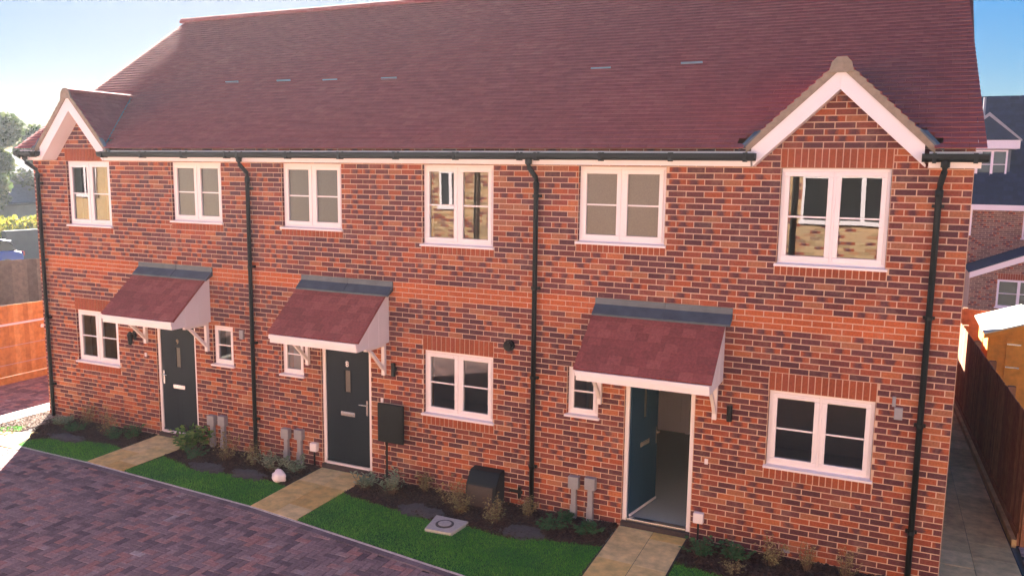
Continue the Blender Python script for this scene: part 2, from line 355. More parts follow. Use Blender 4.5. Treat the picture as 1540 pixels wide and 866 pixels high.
# edging course and its pale haunching line
m = MB(); h = MB(); x = -14.1
while x < 3:
    for (mm, o0, o1, zt) in ((m, 0.005, 0.105, GZ + 0.008),):
        a, b = edge_y(x), edge_y(x + 0.2)
        mm.hexa([(x + .004, a - o1, GZ - 0.05), (x + .196, b - o1, GZ - 0.05), (x + .196, b - o0, GZ - 0.05), (x + .004, a - o0, GZ - 0.05),
                 (x + .004, a - o1, zt), (x + .196, b - o1, zt), (x + .196, b - o0, zt), (x + .004, a - o0, zt)])
    if True:
        q = rnd.uniform(-0.002, 0.004)
        h.hexa([(x, a - 0.003, GZ - 0.05), (x + .2, b - 0.003, GZ - 0.05), (x + .2, b + 0.028, GZ - 0.05), (x, a + 0.028, GZ - 0.05),
                (x, a - 0.003, GZ + 0.008 + q), (x + .2, b - 0.003, GZ + 0.008 + q), (x + .2, b + 0.028 + q, GZ + 0.012), (x, a + 0.028 + q, GZ + 0.012)])
    x += 0.2
tag(m.build('edging_course', M['kerbblock']), kind='structure')
tag(h.build('edging_line', M['edgeline']), kind='structure')

# buff front paths of slabs, brown path at the side of the house
def slabs(name, quad, cols, lens, mat, z=GZ + 0.015):
    """quad: near-left, near-right, far-right, far-left"""
    m = MB(); rr = random.Random(hash(name) % 99 + len(lens))
    A, B, C_, D = [Vector((*q, 0)) for q in quad]
    def P(u, v): return (A * (1 - u) + B * u) * (1 - v) + (D * (1 - u) + C_ * u) * v
    L = ((D - A).length + (C_ - B).length) / 2
    for ci in range(len(cols) - 1):
        pos = -rr.uniform(0.0, 0.4); k = ci
        while pos < L:
            ln = lens[k % len(lens)]; k += 1
            v0, v1 = max(0, pos) / L, min(L, pos + ln) / L; pos += ln
            if (v1 - v0) * L < 0.05: continue
            u0, u1 = cols[ci], cols[ci + 1]; e = 0.004 / L; eu = 0.004
            q = [P(u0 + eu, v0 + e), P(u1 - eu, v0 + e), P(u1 - eu, v1 - e), P(u0 + eu, v1 - e)]
            t = z + rr.uniform(-0.002, 0.002)
            m.hexa([(p.x, p.y, z - 0.05) for p in q] + [(p.x, p.y, t) for p in q])
    return tag(m.build(name, mat), kind='structure')
j = MB()
for xx0, xx1, yy in ((-12.36, -11.5, -1.5), (-8.76, -7.87, -1.75), (-3.86, -2.92, -2.3)):
    j.box(xx0, xx1, yy, 0.0, GZ - 0.06, GZ + 0.009)
tag(j.build('path_bed', M['joint']), kind='structure')
slabs('front_path', [(-12.36, -1.50), (-11.5, -1.56), (-11.5, -0.02), (-12.42, -0.02)], [0, .5, 1], [.6, .45, .75], M['slab'])
slabs('front_path', [(-8.76, -1.72), (-7.87, -1.82), (-7.88, -0.02), (-8.82, -0.02)], [0, .5, 1], [.9, .6, .75], M['slab'])
slabs('front_path', [(-3.80, -2.33), (-2.92, -2.42), (-2.94, -0.02), (-3.86, -0.02)], [0, .52, 1], [.8, .9, .6], M['slab'])
slabs('side_path', [(0.02, -2.0), (1.06, -2.0), (0.52, 10.2), (0.02, 10.2)], [0, .45, 1], [.45, .6, .45, .3], M['slabgrey'], GZ + 0.01)
j = MB(); j.face([(0.0, -2.05, GZ - 0.004), (1.09, -2.05, GZ - 0.004), (0.5, 10.3, GZ - 0.004), (0.0, 10.3, GZ - 0.004)])
tag(j.build('path_bed', M['joint']), kind='structure')
# sunlit strip by the left corner: kerbs, gravel, sliver of turf, sandy path
m = MB()
m.box(-15.92, -15.72, -9, 6, GZ - 0.06, GZ + 0.03)
tag(m.build('kerb', M['concrete']), kind='structure')
m = MB(); m.box(-15.66, -15.50, -1.5, 6, GZ - 0.06, GZ + 0.02)
tag(m.build('kerb', M['concrete']), kind='structure')
m = MB(); m.face([(-15.5, -1.5, GZ), (-14.1, -1.5, GZ), (-14.1, 0.3, GZ), (-15.5, 0.3, GZ)])
tag(m.build('gravel_bed', M['joint']), kind='structure')
m = MB()
for k in range(2600):
    x, y = rnd.uniform(-15.48, -14.75), rnd.uniform(-1.3, 0.35)
    if rnd.random() < .7 and y < -0.75 : continue
    r = rnd.uniform(0.008, 0.024); z = GZ + r * .5
    m.hexa([(x - r, y - r * .7, z - r), (x + r * .8, y - r, z - r), (x + r, y + r * .7, z - r), (x - r * .7, y + r, z - r),
            (x - r * .5, y - r * .4, z + r * .8), (x + r * .4, y - r * .6, z + r * .6), (x + r * .5, y + r * .4, z + r * .8), (x - r * .4, y + r * .6, z + r * .5)])
tag(m.build('gravel', M['gravel']), kind='stuff')
m = MB(); m.hexa([(-15.5, -1.62, GZ - .05), (-14.05, -1.62, GZ - .05), (-14.42, -0.86, GZ - .05), (-15.5, -1.38, GZ - .05), (-15.5, -1.62, GZ + .012), (-14.05, -1.62, GZ + .012), (-14.42, -0.86, GZ + .012), (-15.5, -1.38, GZ + .012)])
tag(m.build('corner_path', M['slab']), kind='structure')

# ---- lawns and beds
LAWNS = [
 [(-14.12, -1.51), (-12.37, -1.53), (-12.42, -0.80), (-12.75, -0.74), (-13.37, -0.84), (-13.8, -0.92), (-14.17, -1.18)],
 [(-11.50, -1.53), (-8.78, -1.72), (-8.80, -0.9), (-9.2, -0.83), (-10.09, -0.90), (-10.65, -0.98), (-11.46, -0.75)],
 [(-7.86, -1.80), (-3.84, -2.34), (-3.86, -0.72), (-4.5, -0.84), (-5.07, -1.04), (-5.69, -0.93), (-6.26, -1.00), (-7.42, -0.82), (-7.88, -0.75)],
 [(-2.90, -2.42), (-0.02, -2.7), (-0.02, -0.85), (-1.2, -0.78), (-2.29, -0.84), (-2.9, -0.76)],
 [(-15.46, -1.36), (-14.78, -0.98), (-14.95, -0.72), (-15.46, -1.10)]]
BEDS = [
 [(-14.9, -0.02), (-14.9, -0.55), (-14.55, -0.9), (-14.17, -1.20), (-13.8, -0.90), (-13.37, -0.82), (-12.75, -0.72), (-12.42, -0.78), (-12.42, -0.02)],
 [(-11.50, -0.02), (-11.46, -0.77), (-10.65, -1.00), (-10.09, -0.92), (-9.2, -0.85), (-8.83, -0.92), (-8.83, -0.02)],
 [(-7.87, -0.02), (-7.88, -0.77), (-7.42, -0.84), (-6.26, -1.02), (-5.69, -0.95), (-5.07, -1.06), (-4.5, -0.86), (-3.88, -0.74), (-3.88, -0.02)],
 [(-2.92, -0.02), (-2.9, -0.78), (-2.29, -0.86), (-1.2, -0.80), (-0.02, -0.87), (-0.02, -0.02)]]
def inside(p, poly):
    c = False; n = len(poly)
    for i in range(n):
        (x1, y1), (x2, y2) = poly[i], poly[(i + 1) % n]
        if (y1 > p[1]) != (y2 > p[1]) and p[0] < (x2 - x1) * (p[1] - y1) / (y2 - y1) + x1: c = not c
    return c
m = MB()
for P in LAWNS: m.face([(x, y, GZ + 0.004) for x, y in P])
o = m.build('lawn', M['turf']); tag(o, kind='structure')
m = MB(); rg = random.Random(11)
for P in LAWNS:
    X0, X1 = min(p[0] for p in P), max(p[0] for p in P); Y0, Y1 = min(p[1] for p in P), max(p[1] for p in P)
    n = int((X1 - X0) * (Y1 - Y0) * 9500)
    for _ in range(n):
        x, y = rg.uniform(X0 - .015, X1 + .015), rg.uniform(Y0 - .015, Y1 + .01)
        if not inside((x, y), P): 
            if not inside((x + rg.uniform(-.03, .03), y + rg.uniform(-.03, .03)), P): continue
        hgt = rg.uniform(0.016, 0.040) * (1 + .25 * math.sin(x * 3.1 + y * 2) * math.cos(y * 5.3 - x)); a = rg.uniform(0, 6.28); wd = rg.uniform(0.0016, 0.0032)
        dx, dy = math.cos(a) * wd, math.sin(a) * wd; lx, ly = rg.gauss(0, 0.014), rg.gauss(0, 0.014)
        k = len(m.v); m.v += [(x - dx, y - dy, GZ), (x + dx, y + dy, GZ), (x + lx, y + ly, GZ + hgt)]
        m.f.append((k, k + 1, k + 2)); m.uv += [(0, 0)] * 3
tag(m.build('grass', M['grass'], fixn=False), kind='stuff')
m = MB()
for P in BEDS: m.face([(x, y, GZ - 0.0) for x, y in P])
tag(m.build('flower_bed', M['joint']), kind='structure')
m = MB()
for P in BEDS:
    X0, X1 = min(p[0] for p in P), max(p[0] for p in P); Y0, Y1 = min(p[1] for p in P), max(p[1] for p in P)
    for _ in range(int((X1 - X0) * (Y1 - Y0) * 1900)):
        x, y = rg.uniform(X0, X1), rg.uniform(Y0, Y1)
        if not inside((x, y), P): continue
        l, wd = rg.uniform(.008, .035), rg.uniform(.005, .016); a = rg.uniform(0, 6.28); ca, sa = math.cos(a), math.sin(a)
        z = GZ + rg.uniform(0.0, 0.022) + 0.012 * math.sin(x * 9) * math.cos(y * 11); t1, t2 = rg.uniform(-.012, .012), rg.uniform(-.008, .008)
        q = [(-l, -wd, -t1 - t2), (l, -wd, t1 - t2), (l, wd, t1 + t2), (-l, wd, t2 - t1)]
        top = [(x + u * ca - v * sa, y + u * sa + v * ca, z + 0.006 + dz) for u, v, dz in q]
        bot = [(a_, b_, c_ - 0.006) for a_, b_, c_ in top]
        m.hexa(bot + top)
tag(m.build('bark_mulch', M['soil'], fixn=False), kind='stuff')

# ================================================================ THE TERRACE
XL, XR = -15.285, 0.0
ZB, ZE = -0.15, 4.95            # wall base, top of wall
PARTY = [XL, -10.14, -5.14, XR]
houses = [
 thing('terraced_house', 'left end terraced house with a gablet over its upper window and a dark door', 'house', (-12.7, 0, 0), 'three terraced houses'),
 thing('terraced_house', 'middle brick terraced house with no gable and a closed dark door numbered 8', 'house', (-7.6, 0, 0), 'three terraced houses'),
 thing('terraced_house', 'right end terraced house with a large white gable and an open blue door', 'house', (-2.5, 0, 0), 'three terraced houses')]
def hidx(x): return 0 if x < PARTY[1] else (1 if x < PARTY[2] else 2)
# openings x0,x1,z0,z1,kind
HU = 4.725; HL = 2.025
WIN = [ # x0, x1, z0 (sill top), z1, style
 (-14.405, -13.30, 3.590, HU, 'gable_l'), (-11.845, -10.74, 3.75, HU, 'frost_grey'),
 (-9.50, -8.365, 3.735, HU, 'frost_grey'), (-6.95, -5.81, 3.59, HU, 'clear'),
 (-4.56, -3.39, 3.735, HU, 'frost_brown'), (-2.01, -0.81, 3.59, HU, 'clear_vent'),
 (-14.385, -13.30, 1.07, HL, 'clear'), (-6.935, -5.79, 1.07, HL, 'clear_vent2'), (-2.005, -0.80, 1.07, HL, 'clear_vent2'),
 (-11.05, -10.605, 1.365, HL, 'narrow'), (-9.595, -9.15, 1.365, HL, 'narrow'), (-4.66, -4.21, 1.365, HL, 'narrow')]
DOORS = [(-12.375, -11.45), (-8.81, -7.87), (-3.84, -2.905)]
OPEN = [w_[:4] for w_ in WIN] + [(a, b, -0.02, 2.06) for a, b in DOORS]
# soldier courses / sill courses take brick space too
TRIM = []
for (x0, x1, z0, z1, st) in WIN:
    if st == 'narrow': continue
    if z1 == HL or st in ('gable_l', 'clear_vent') and z1 == HU: TRIM.append((x0 - .01, x1 + .005, z1, z1 + 0.225, 'lintel'))
    TRIM.append((x0 - .02, x1 + .02, ZB + 0.075 * math.floor((z0 - .135 - ZB) / 0.075 + .01), z0, 'sill_course'))
TRIM = [t for t in TRIM if not (t[2] == HU and t[0] > -13 and t[1] < -5)]
BLOCK = [o_[:4] for o_ in OPEN] + [t[:4] for t in TRIM]
GABS = [(-13.87, 5.70, 1.10), (-1.395, 5.68, 0.94)]      # centre x, brick apex z, rake slope
def gable_span(z0):
    out = []
    for cx, za, s in GABS:
        hw = (za - z0) / s
        if hw > 0.03: out.append((cx - hw, cx + hw))
    return out
def subtract(iv, cuts):
    res = [iv]
    for c0, c1 in cuts:
        nr = []
        for a, b in res:
            if c1 <= a or c0 >= b: nr.append((a, b)); continue
            if c0 > a: nr.append((a, c0))
            if c1 < b: nr.append((c1, b))
        res = nr
    return res
walls = [MB(), MB(), MB()]; rb = random.Random(5)
k = 0; z = ZB
while z < 5.72:
    zt = z + 0.075
    full = [(XL, XR)] if zt <= ZE + 1e-6 else gable_span(z)
    off = (k % 2) * 0.1125
    ov = [b for b in BLOCK if b[2] < zt - 0.004 and b[3] > z + 0.004]
    for (a0, b0) in full:
        X = sorted({a0, b0} | {q for b in ov for q in b[:2] if a0 < q < b0})
        chunks = []          # (x0, x1, free heights)
        for xa, xb in zip(X, X[1:]):
            xm = (xa + xb) / 2; fz = [(z, zt)]
            fz = subtract((z, zt), [(b[2], b[3]) for b in ov if b[0] < xm < b[1]])
            fz = tuple(f for f in fz if f[1] - f[0] > 0.022)
            if chunks and chunks[-1][2] == fz: chunks[-1] = (chunks[-1][0], xb, fz)
            else: chunks.append((xa, xb, fz))
        for a, b, fz in chunks:
            for za, zb in fz:
                x = XL + off + math.floor((a - XL - off) / 0.225) * 0.225
                while x < b:
                    bx0, bx1 = max(a, x), min(b, x + 0.225)
                    p0, p1 = bx0 + 0.0062, bx1 - 0.0062
                    if p1 - p0 > 0.02:
                        yf = -0.004 - rb.uniform(0, 0.0035)
                        jz = rb.uniform(-.0012, .0012)
                        walls[hidx((bx0 + bx1) / 2)].brick(p0, p1, za + 0.0065 + jz, zb - 0.0065 + jz, yf, 0.004, (bx0 - x) / .225, (bx1 - x) / .225)
                    x += 0.225
    z = zt; k += 1
for o_ in OPEN:      # brick ends seen in the reveals
    x0, x1, z0, z1 = o_; zz = ZB
    while zz < z1:
        a0, a1 = max(z0, zz) + .005, min(z1, zz + .075) - .005
        if a1 - a0 > .01:
            for xx, d in ((x0, 1), (x1, -1)): walls[hidx(xx)].box(min(xx, xx + d * .004), max(xx, xx + d * .004), 0.0045, .06, a0, a1)
        zz += .075
for h_, wb in zip(houses, walls): wb.build('brickwork', M['brick'], h_, uv=True)
# mortar plane with openings, reveals, gables, sides
DEPTH = 8.9; TP = 0.7
def roofz(y): return 4.95 + TP * (y + 0.35)
RIDGE_Y = 3.70; RIDGE_Z = roofz(RIDGE_Y)
def backz(y): return RIDGE_Z - (y - RIDGE_Y) * (RIDGE_Z - 4.95) / (DEPTH + .3 - RIDGE_Y)
for hi, h_ in enumerate(houses):
    a, b = PARTY[hi], PARTY[hi + 1]; m = MB()
    X = sorted({a, b} | {q for o_ in OPEN for q in o_[:2] if a < q < b}); Z = sorted({ZB, ZE} | {q for o_ in OPEN for q in o_[2:4]})
    for i in range(len(X) - 1):
        for jz in range(len(Z) - 1):
            xm, zm = (X[i] + X[i + 1]) / 2, (Z[jz] + Z[jz + 1]) / 2
            if any(o_[0] < xm < o_[1] and o_[2] < zm < o_[3] for o_ in OPEN): continue
            m.face([(X[i], 0, Z[jz]), (X[i + 1], 0, Z[jz]), (X[i + 1], 0, Z[jz + 1]), (X[i], 0, Z[jz + 1])])
    for o_ in OPEN:
        if not (a < (o_[0] + o_[1]) / 2 < b): continue
        x0, x1, z0, z1 = o_
        for q in ([(x0, 0, z0), (x0, .3, z0), (x0, .3, z1), (x0, 0, z1)], [(x1, 0, z1), (x1, .3, z1), (x1, .3, z0), (x1, 0, z0)],
                  [(x0, 0, z1), (x0, .3, z1), (x1, .3, z1), (x1, 0, z1)], [(x0, .3, z0), (x0, 0, z0), (x1, 0, z0), (x1, .3, z0)]): m.face(q)
    for cx, za, s in GABS:
        if a < cx < b: m.face([(cx - (za - ZE) / s, 0, ZE), (cx + (za - ZE) / s, 0, ZE), (cx, 0, za)])
    m.build('mortar', M['mortar'], h_, fixn=False)
    # inner leaf (dark room side), side, rear walls and floors
    m = MB()
    for i in range(len(X) - 1):
        for jz in range(len(Z) - 1):
            xm, zm = (X[i] + X[i + 1]) / 2, (Z[jz] + Z[jz + 1]) / 2
            if any(o_[0] < xm < o_[1] and o_[2] < zm < o_[3] for o_ in OPEN): continue
            m.face([(X[i], .3, Z[jz]), (X[i], .3, Z[jz + 1]), (X[i + 1], .3, Z[jz + 1]), (X[i + 1], .3, Z[jz])])
    for xx in (a + .02, b - .02): m.face([(xx, .3, ZB), (xx, DEPTH - .3, ZB), (xx, DEPTH - .3, 4.9), (xx, .3, 4.9)])
    m.face([(a, 4.2, ZB), (b, 4.2, ZB), (b, 4.2, 4.9), (a, 4.2, 4.9)])
    m.box(a + .03, b - .03, .31, 4.19, 2.35, 2.6); m.face([(a, .3, 4.88), (b, .3, 4.88), (b, 4.2, 4.88), (a, 4.2, 4.88)])
    m.face([(a, .3, -0.03), (b, .3, -0.03), (b, 4.2, -0.03), (a, 4.2, -0.03)])
    m.build('room_lining', M['roomdark'], h_, fixn=False)
    m = MB()
    prof = [(0.006, ZB), (DEPTH, ZB), (DEPTH, backz(DEPTH) - .1), (RIDGE_Y, RIDGE_Z - .1), (0.006, roofz(0.0) - .1)]
    if hi == 0: m.prism(prof, a, a + .25)
    if hi == 2: m.prism(prof, b - .25, b - 0.002)
    m.box(a + (.26 if hi == 0 else .001), b - (.26 if hi == 2 else .001), DEPTH - .28, DEPTH - .001, ZB, 4.9)
    m.build('wall', M['brick'], h_)
for (x0, x1, z0, z1, kind) in TRIM:
    m = MB(); n = max(3, round((x1 - x0) / 0.075)); p = (x1 - x0) / n
    for i in range(n):
        m.brick(x0 + i * p + .006, x0 + (i + 1) * p - .006, z0 + .006, z1 - .004, -0.007 - rb.uniform(0, .002), 0.003)
    m.build('window_' + kind if kind == 'lintel' else kind, M['soldier'], houses[hidx((x0 + x1) / 2)])
# ---- windows
def make_window(x0, x1, z0, z1, style):
    h_ = houses[hidx((x0 + x1) / 2)]
    y = 0.045; e = 0.004
    x0 += e; x1 -= e; z0 += 0.002; z1 -= e
    fr = MB(); t = 0.042
    fr.box(x0, x1, y, y + .07, z1 - t, z1); fr.box(x0, x1, y, y + .07, z0, z0 + t)
    fr.box(x0, x0 + t, y, y + .07, z0 + t, z1 - t); fr.box(x1 - t, x1, y, y + .07, z0 + t, z1 - t)
    panes = []
    if style != 'narrow':
        xm = (x0 + x1) / 2; fr.box(xm - .02, xm + .02, y, y + .07, z0 + t, z1 - t)
        panes = [(x0 + t, xm - .02), (xm + .02, x1 - t)]
    else: panes = [(x0 + t, x1 - t)]
    w_ = fr.build('window', M['white'], h_, bevel=.004)
    for pi, (a, b) in enumerate(panes):
        s = MB(); q = .058 if style != 'narrow' else .045; yy = y - .012; g = .003
        A, B, Z0, Z1 = a + g - .008, b - g + .008, z0 + t + g - .008, z1 - t - g + .008
        s.box(A, B, yy, yy + .06, Z1 - q, Z1); s.box(A, B, yy, yy + .06, Z0, Z0 + q)
        s.box(A, A + q, yy, yy + .06, Z0 + q, Z1 - q); s.box(B - q, B, yy, yy + .06, Z0 + q, Z1 - q)
        s.build('sash', M['white'], w_, bevel=.006)
        gm = {'frost_grey': M['frost_grey'], 'frost_brown': M['frost_brown']}.get(style, M['glass'])
        gmb = MB(); gmb.face([(A + q, yy + .03, Z0 + q), (B - q, yy + .03, Z0 + q), (B - q, yy + .03, Z1 - q), (A + q, yy + .03, Z1 - q)])
        gmb.build('glass', gm, w_, fixn=False)
        bar = MB(); zm = (Z0 + Z1) / 2 - .005; bar.box(A + q + .001, B - q - .001, yy + .012, yy + .026, zm - .010, zm + .010)
        bar.build('glazing_bar', M['white'], w_)
        if style == 'clear_vent' and pi == 1 or style == 'clear_vent2':
            v = MB(); v.box(A + q * 1.2, B - q * 1.2, yy - .012, yy - .001, Z1 - q * .75, Z1 - q * .35); v.build('trickle_vent', M['white'], w_, bevel=.003)
    s = MB(); s.prism([(-.045, z0 - .034), (-.045, z0 - .006), (y + .01, z0 + .004), (y + .01, z0 - .034)], x0 - .03, x1 + .03)
    s.build('sill', M['white'], w_, bevel=.003)
    if style == 'gable_l':
        c = MB(); n = 26
        for i in range(n):
            u0, u1 = -13.66 + i * .011, -13.66 + (i + 1) * .011
            f = lambda u: .22 + .02 * math.sin(u * 105)
            c.face([(u0, f(u0), z0), (u1, f(u1), z0), (u1 - .0, f(u1), z1), (u0, f(u0), z1)])
        c.build('curtain', M['curtain'], w_, smooth=True, fixn=False)
    return w_
for args in WIN: make_window(*args)

# ---- roof tiles
def gab_z(x, y=0):
    z = -9
    for cx, za, s in GABS: z = max(z, za + .23 - s * abs(x - cx))
    return z
cs = 1 / math.sqrt(1 + TP * TP); sn = TP * cs
rt = random.Random(9); roofs = [MB(), MB(), MB()]
nrow = int((RIDGE_Y + .38) / cs / 0.1) + 1
VENTS = [(-11.69, 1.35), (-10.51, 1.33), (-9.5, 1.29), (-8.32, 1.27), (-4.74, 1.3), (-3.44, 1.34), (-12.83, 1.38)]
VENTS = VENTS[:6]
for r in range(nrow):
    s0 = r * 0.1; y0 = -.38 + s0 * cs; z0 = roofz(y0); off = (r % 2) * .0825
    xl = -15.22 + .02 * r * .1; xr = .075 - .047 * (y0 + .35)
    x = -15.6 + off
    while x < xr:
        a, b = max(x, xl), min(x + .165, xr); x += .165
        if 0 < xr - b < .06: b = xr
        if b - a < .06 and b == xr: continue
        if b - a < .02: continue
        xm = (a + b) / 2
        if y0 > -.2 and any(abs(xm - cx) < 1.2 for cx, _, _ in GABS) and roofz(y0 + .05) < gab_z(xm) - .01: continue
        if y0 <= -.2 and any(abs(xm - cx) < (1.03 if cx > -5 else .86) for cx, _, _ in GABS): continue
        L = .125 if r < nrow - 1 else .1
        t = .026 + rt.uniform(-.001, .002); g = .0018 + rt.uniform(0, .0015); j_ = rt.uniform(-.002, .002)
        # bottom edge lifted by tile thickness
        p = lambda xx, s, n: (xx, y0 + s * cs - n * sn, z0 + s * sn + n * cs)
        mb = roofs[hidx(xm)]; n = len(mb.v)
        mb.v += [p(a + g, 0, t + j_), p(b - g, 0, t - j_), p(b - g, L, .003), p(a + g, L, .003), p(a + g, .001, t - .010), p(b - g, .001, t - .010)]
        for f in ((0, 1, 2, 3), (4, 5, 1, 0), (4, 0, 3), (5, 2, 1)):
            mb.f.append(tuple(n + q for q in f)); mb.uv += [(0.5, .5)] * len(f)
roofobjs = [mb.build('roof', M['tile'], h_, fixn=False) for mb, h_ in zip(roofs, houses)]
for vx, vy in VENTS:
    m = MB(); s_ = (vy + .38) / cs
    p = lambda xx, s, n: (xx, -.38 + s * cs - n * sn, roofz(-.38) + s * sn + n * cs)
    m.hexa([p(vx - .15, s_, 0), p(vx + .15, s_, 0), p(vx + .15, s_ + .1, 0), p(vx - .15, s_ + .1, 0), p(vx - .15, s_, .032), p(vx + .15, s_, .032), p(vx + .15, s_ + .11, .006), p(vx - .15, s_ + .11, .006)])
    vo = m.build('roof_vent', M['tile'], roofobjs[hidx(vx)])
    m = MB(); m.hexa([p(vx - .15, s_ - .006, .006), p(vx + .15, s_ - .006, .006), p(vx + .15, s_ - .001, .006), p(vx - .15, s_ - .001, .006), p(vx - .15, s_ - .006, .034), p(vx + .15, s_ - .006, .034), p(vx + .15, s_ + .006, .037), p(vx - .15, s_ + .006, .037)])
    o = m.build('vent_lip', M['ductgrey'], houses[hidx(vx)])
for hi, h_ in enumerate(houses):
    a, b = PARTY[hi], PARTY[hi + 1]
    a2 = -15.2 if hi == 0 else a; b2 = -.1 if hi == 2 else b
    m = MB()   # deck under the tiles and the rear slope
    gcut = [(-13.87 - .8, -13.87 + .8), None, (-1.395 - .93, -1.395 + .93)][hi]
    m.hexa([(a2, -.02, roofz(-.02) - .09), (b2, -.02, roofz(-.02) - .09), (b2, RIDGE_Y, RIDGE_Z - .09), (a2, RIDGE_Y, RIDGE_Z - .09),
            (a2, -.02, roofz(-.02) - .02), (b2, -.02, roofz(-.02) - .02), (b2, RIDGE_Y, RIDGE_Z - .02), (a2, RIDGE_Y, RIDGE_Z - .02)]) if gcut is None else None
    if gcut:
        for (q0, q1, y0) in ((a2, gcut[0], -.02), (gcut[0], gcut[1], 1.0), (gcut[1], b2, -.02)):
            m.hexa([(q0, y0, roofz(y0) - .09), (q1, y0, roofz(y0) - .09), (q1, RIDGE_Y, RIDGE_Z - .09), (q0, RIDGE_Y, RIDGE_Z - .09),
                    (q0, y0, roofz(y0) - .02), (q1, y0, roofz(y0) - .02), (q1, RIDGE_Y, RIDGE_Z - .02), (q0, RIDGE_Y, RIDGE_Z - .02)])
    m.hexa([(a2, RIDGE_Y, RIDGE_Z - .09), (b2, RIDGE_Y, RIDGE_Z - .09), (b2, DEPTH + .3, 4.86), (a2, DEPTH + .3, 4.86),
            (a2, RIDGE_Y, RIDGE_Z - .01), (b2, RIDGE_Y, RIDGE_Z - .01), (b2, DEPTH + .3, 4.95), (a2, DEPTH + .3, 4.95)])
    m.build('roof_deck', M['tile'], h_)
    m = MB(); x = a2 - .02
    while x < b2:
        e = min(x + .45, b2)
        prof = [(RIDGE_Y + .13 * math.cos(t), RIDGE_Z - .04 + .115 * math.sin(t)) for t in [math.pi * i / 8 for i in range(9)]]
        m.prism(prof, x + .004, e - .004); x += .45
    m.build('ridge_tile', M['tile'], h_)

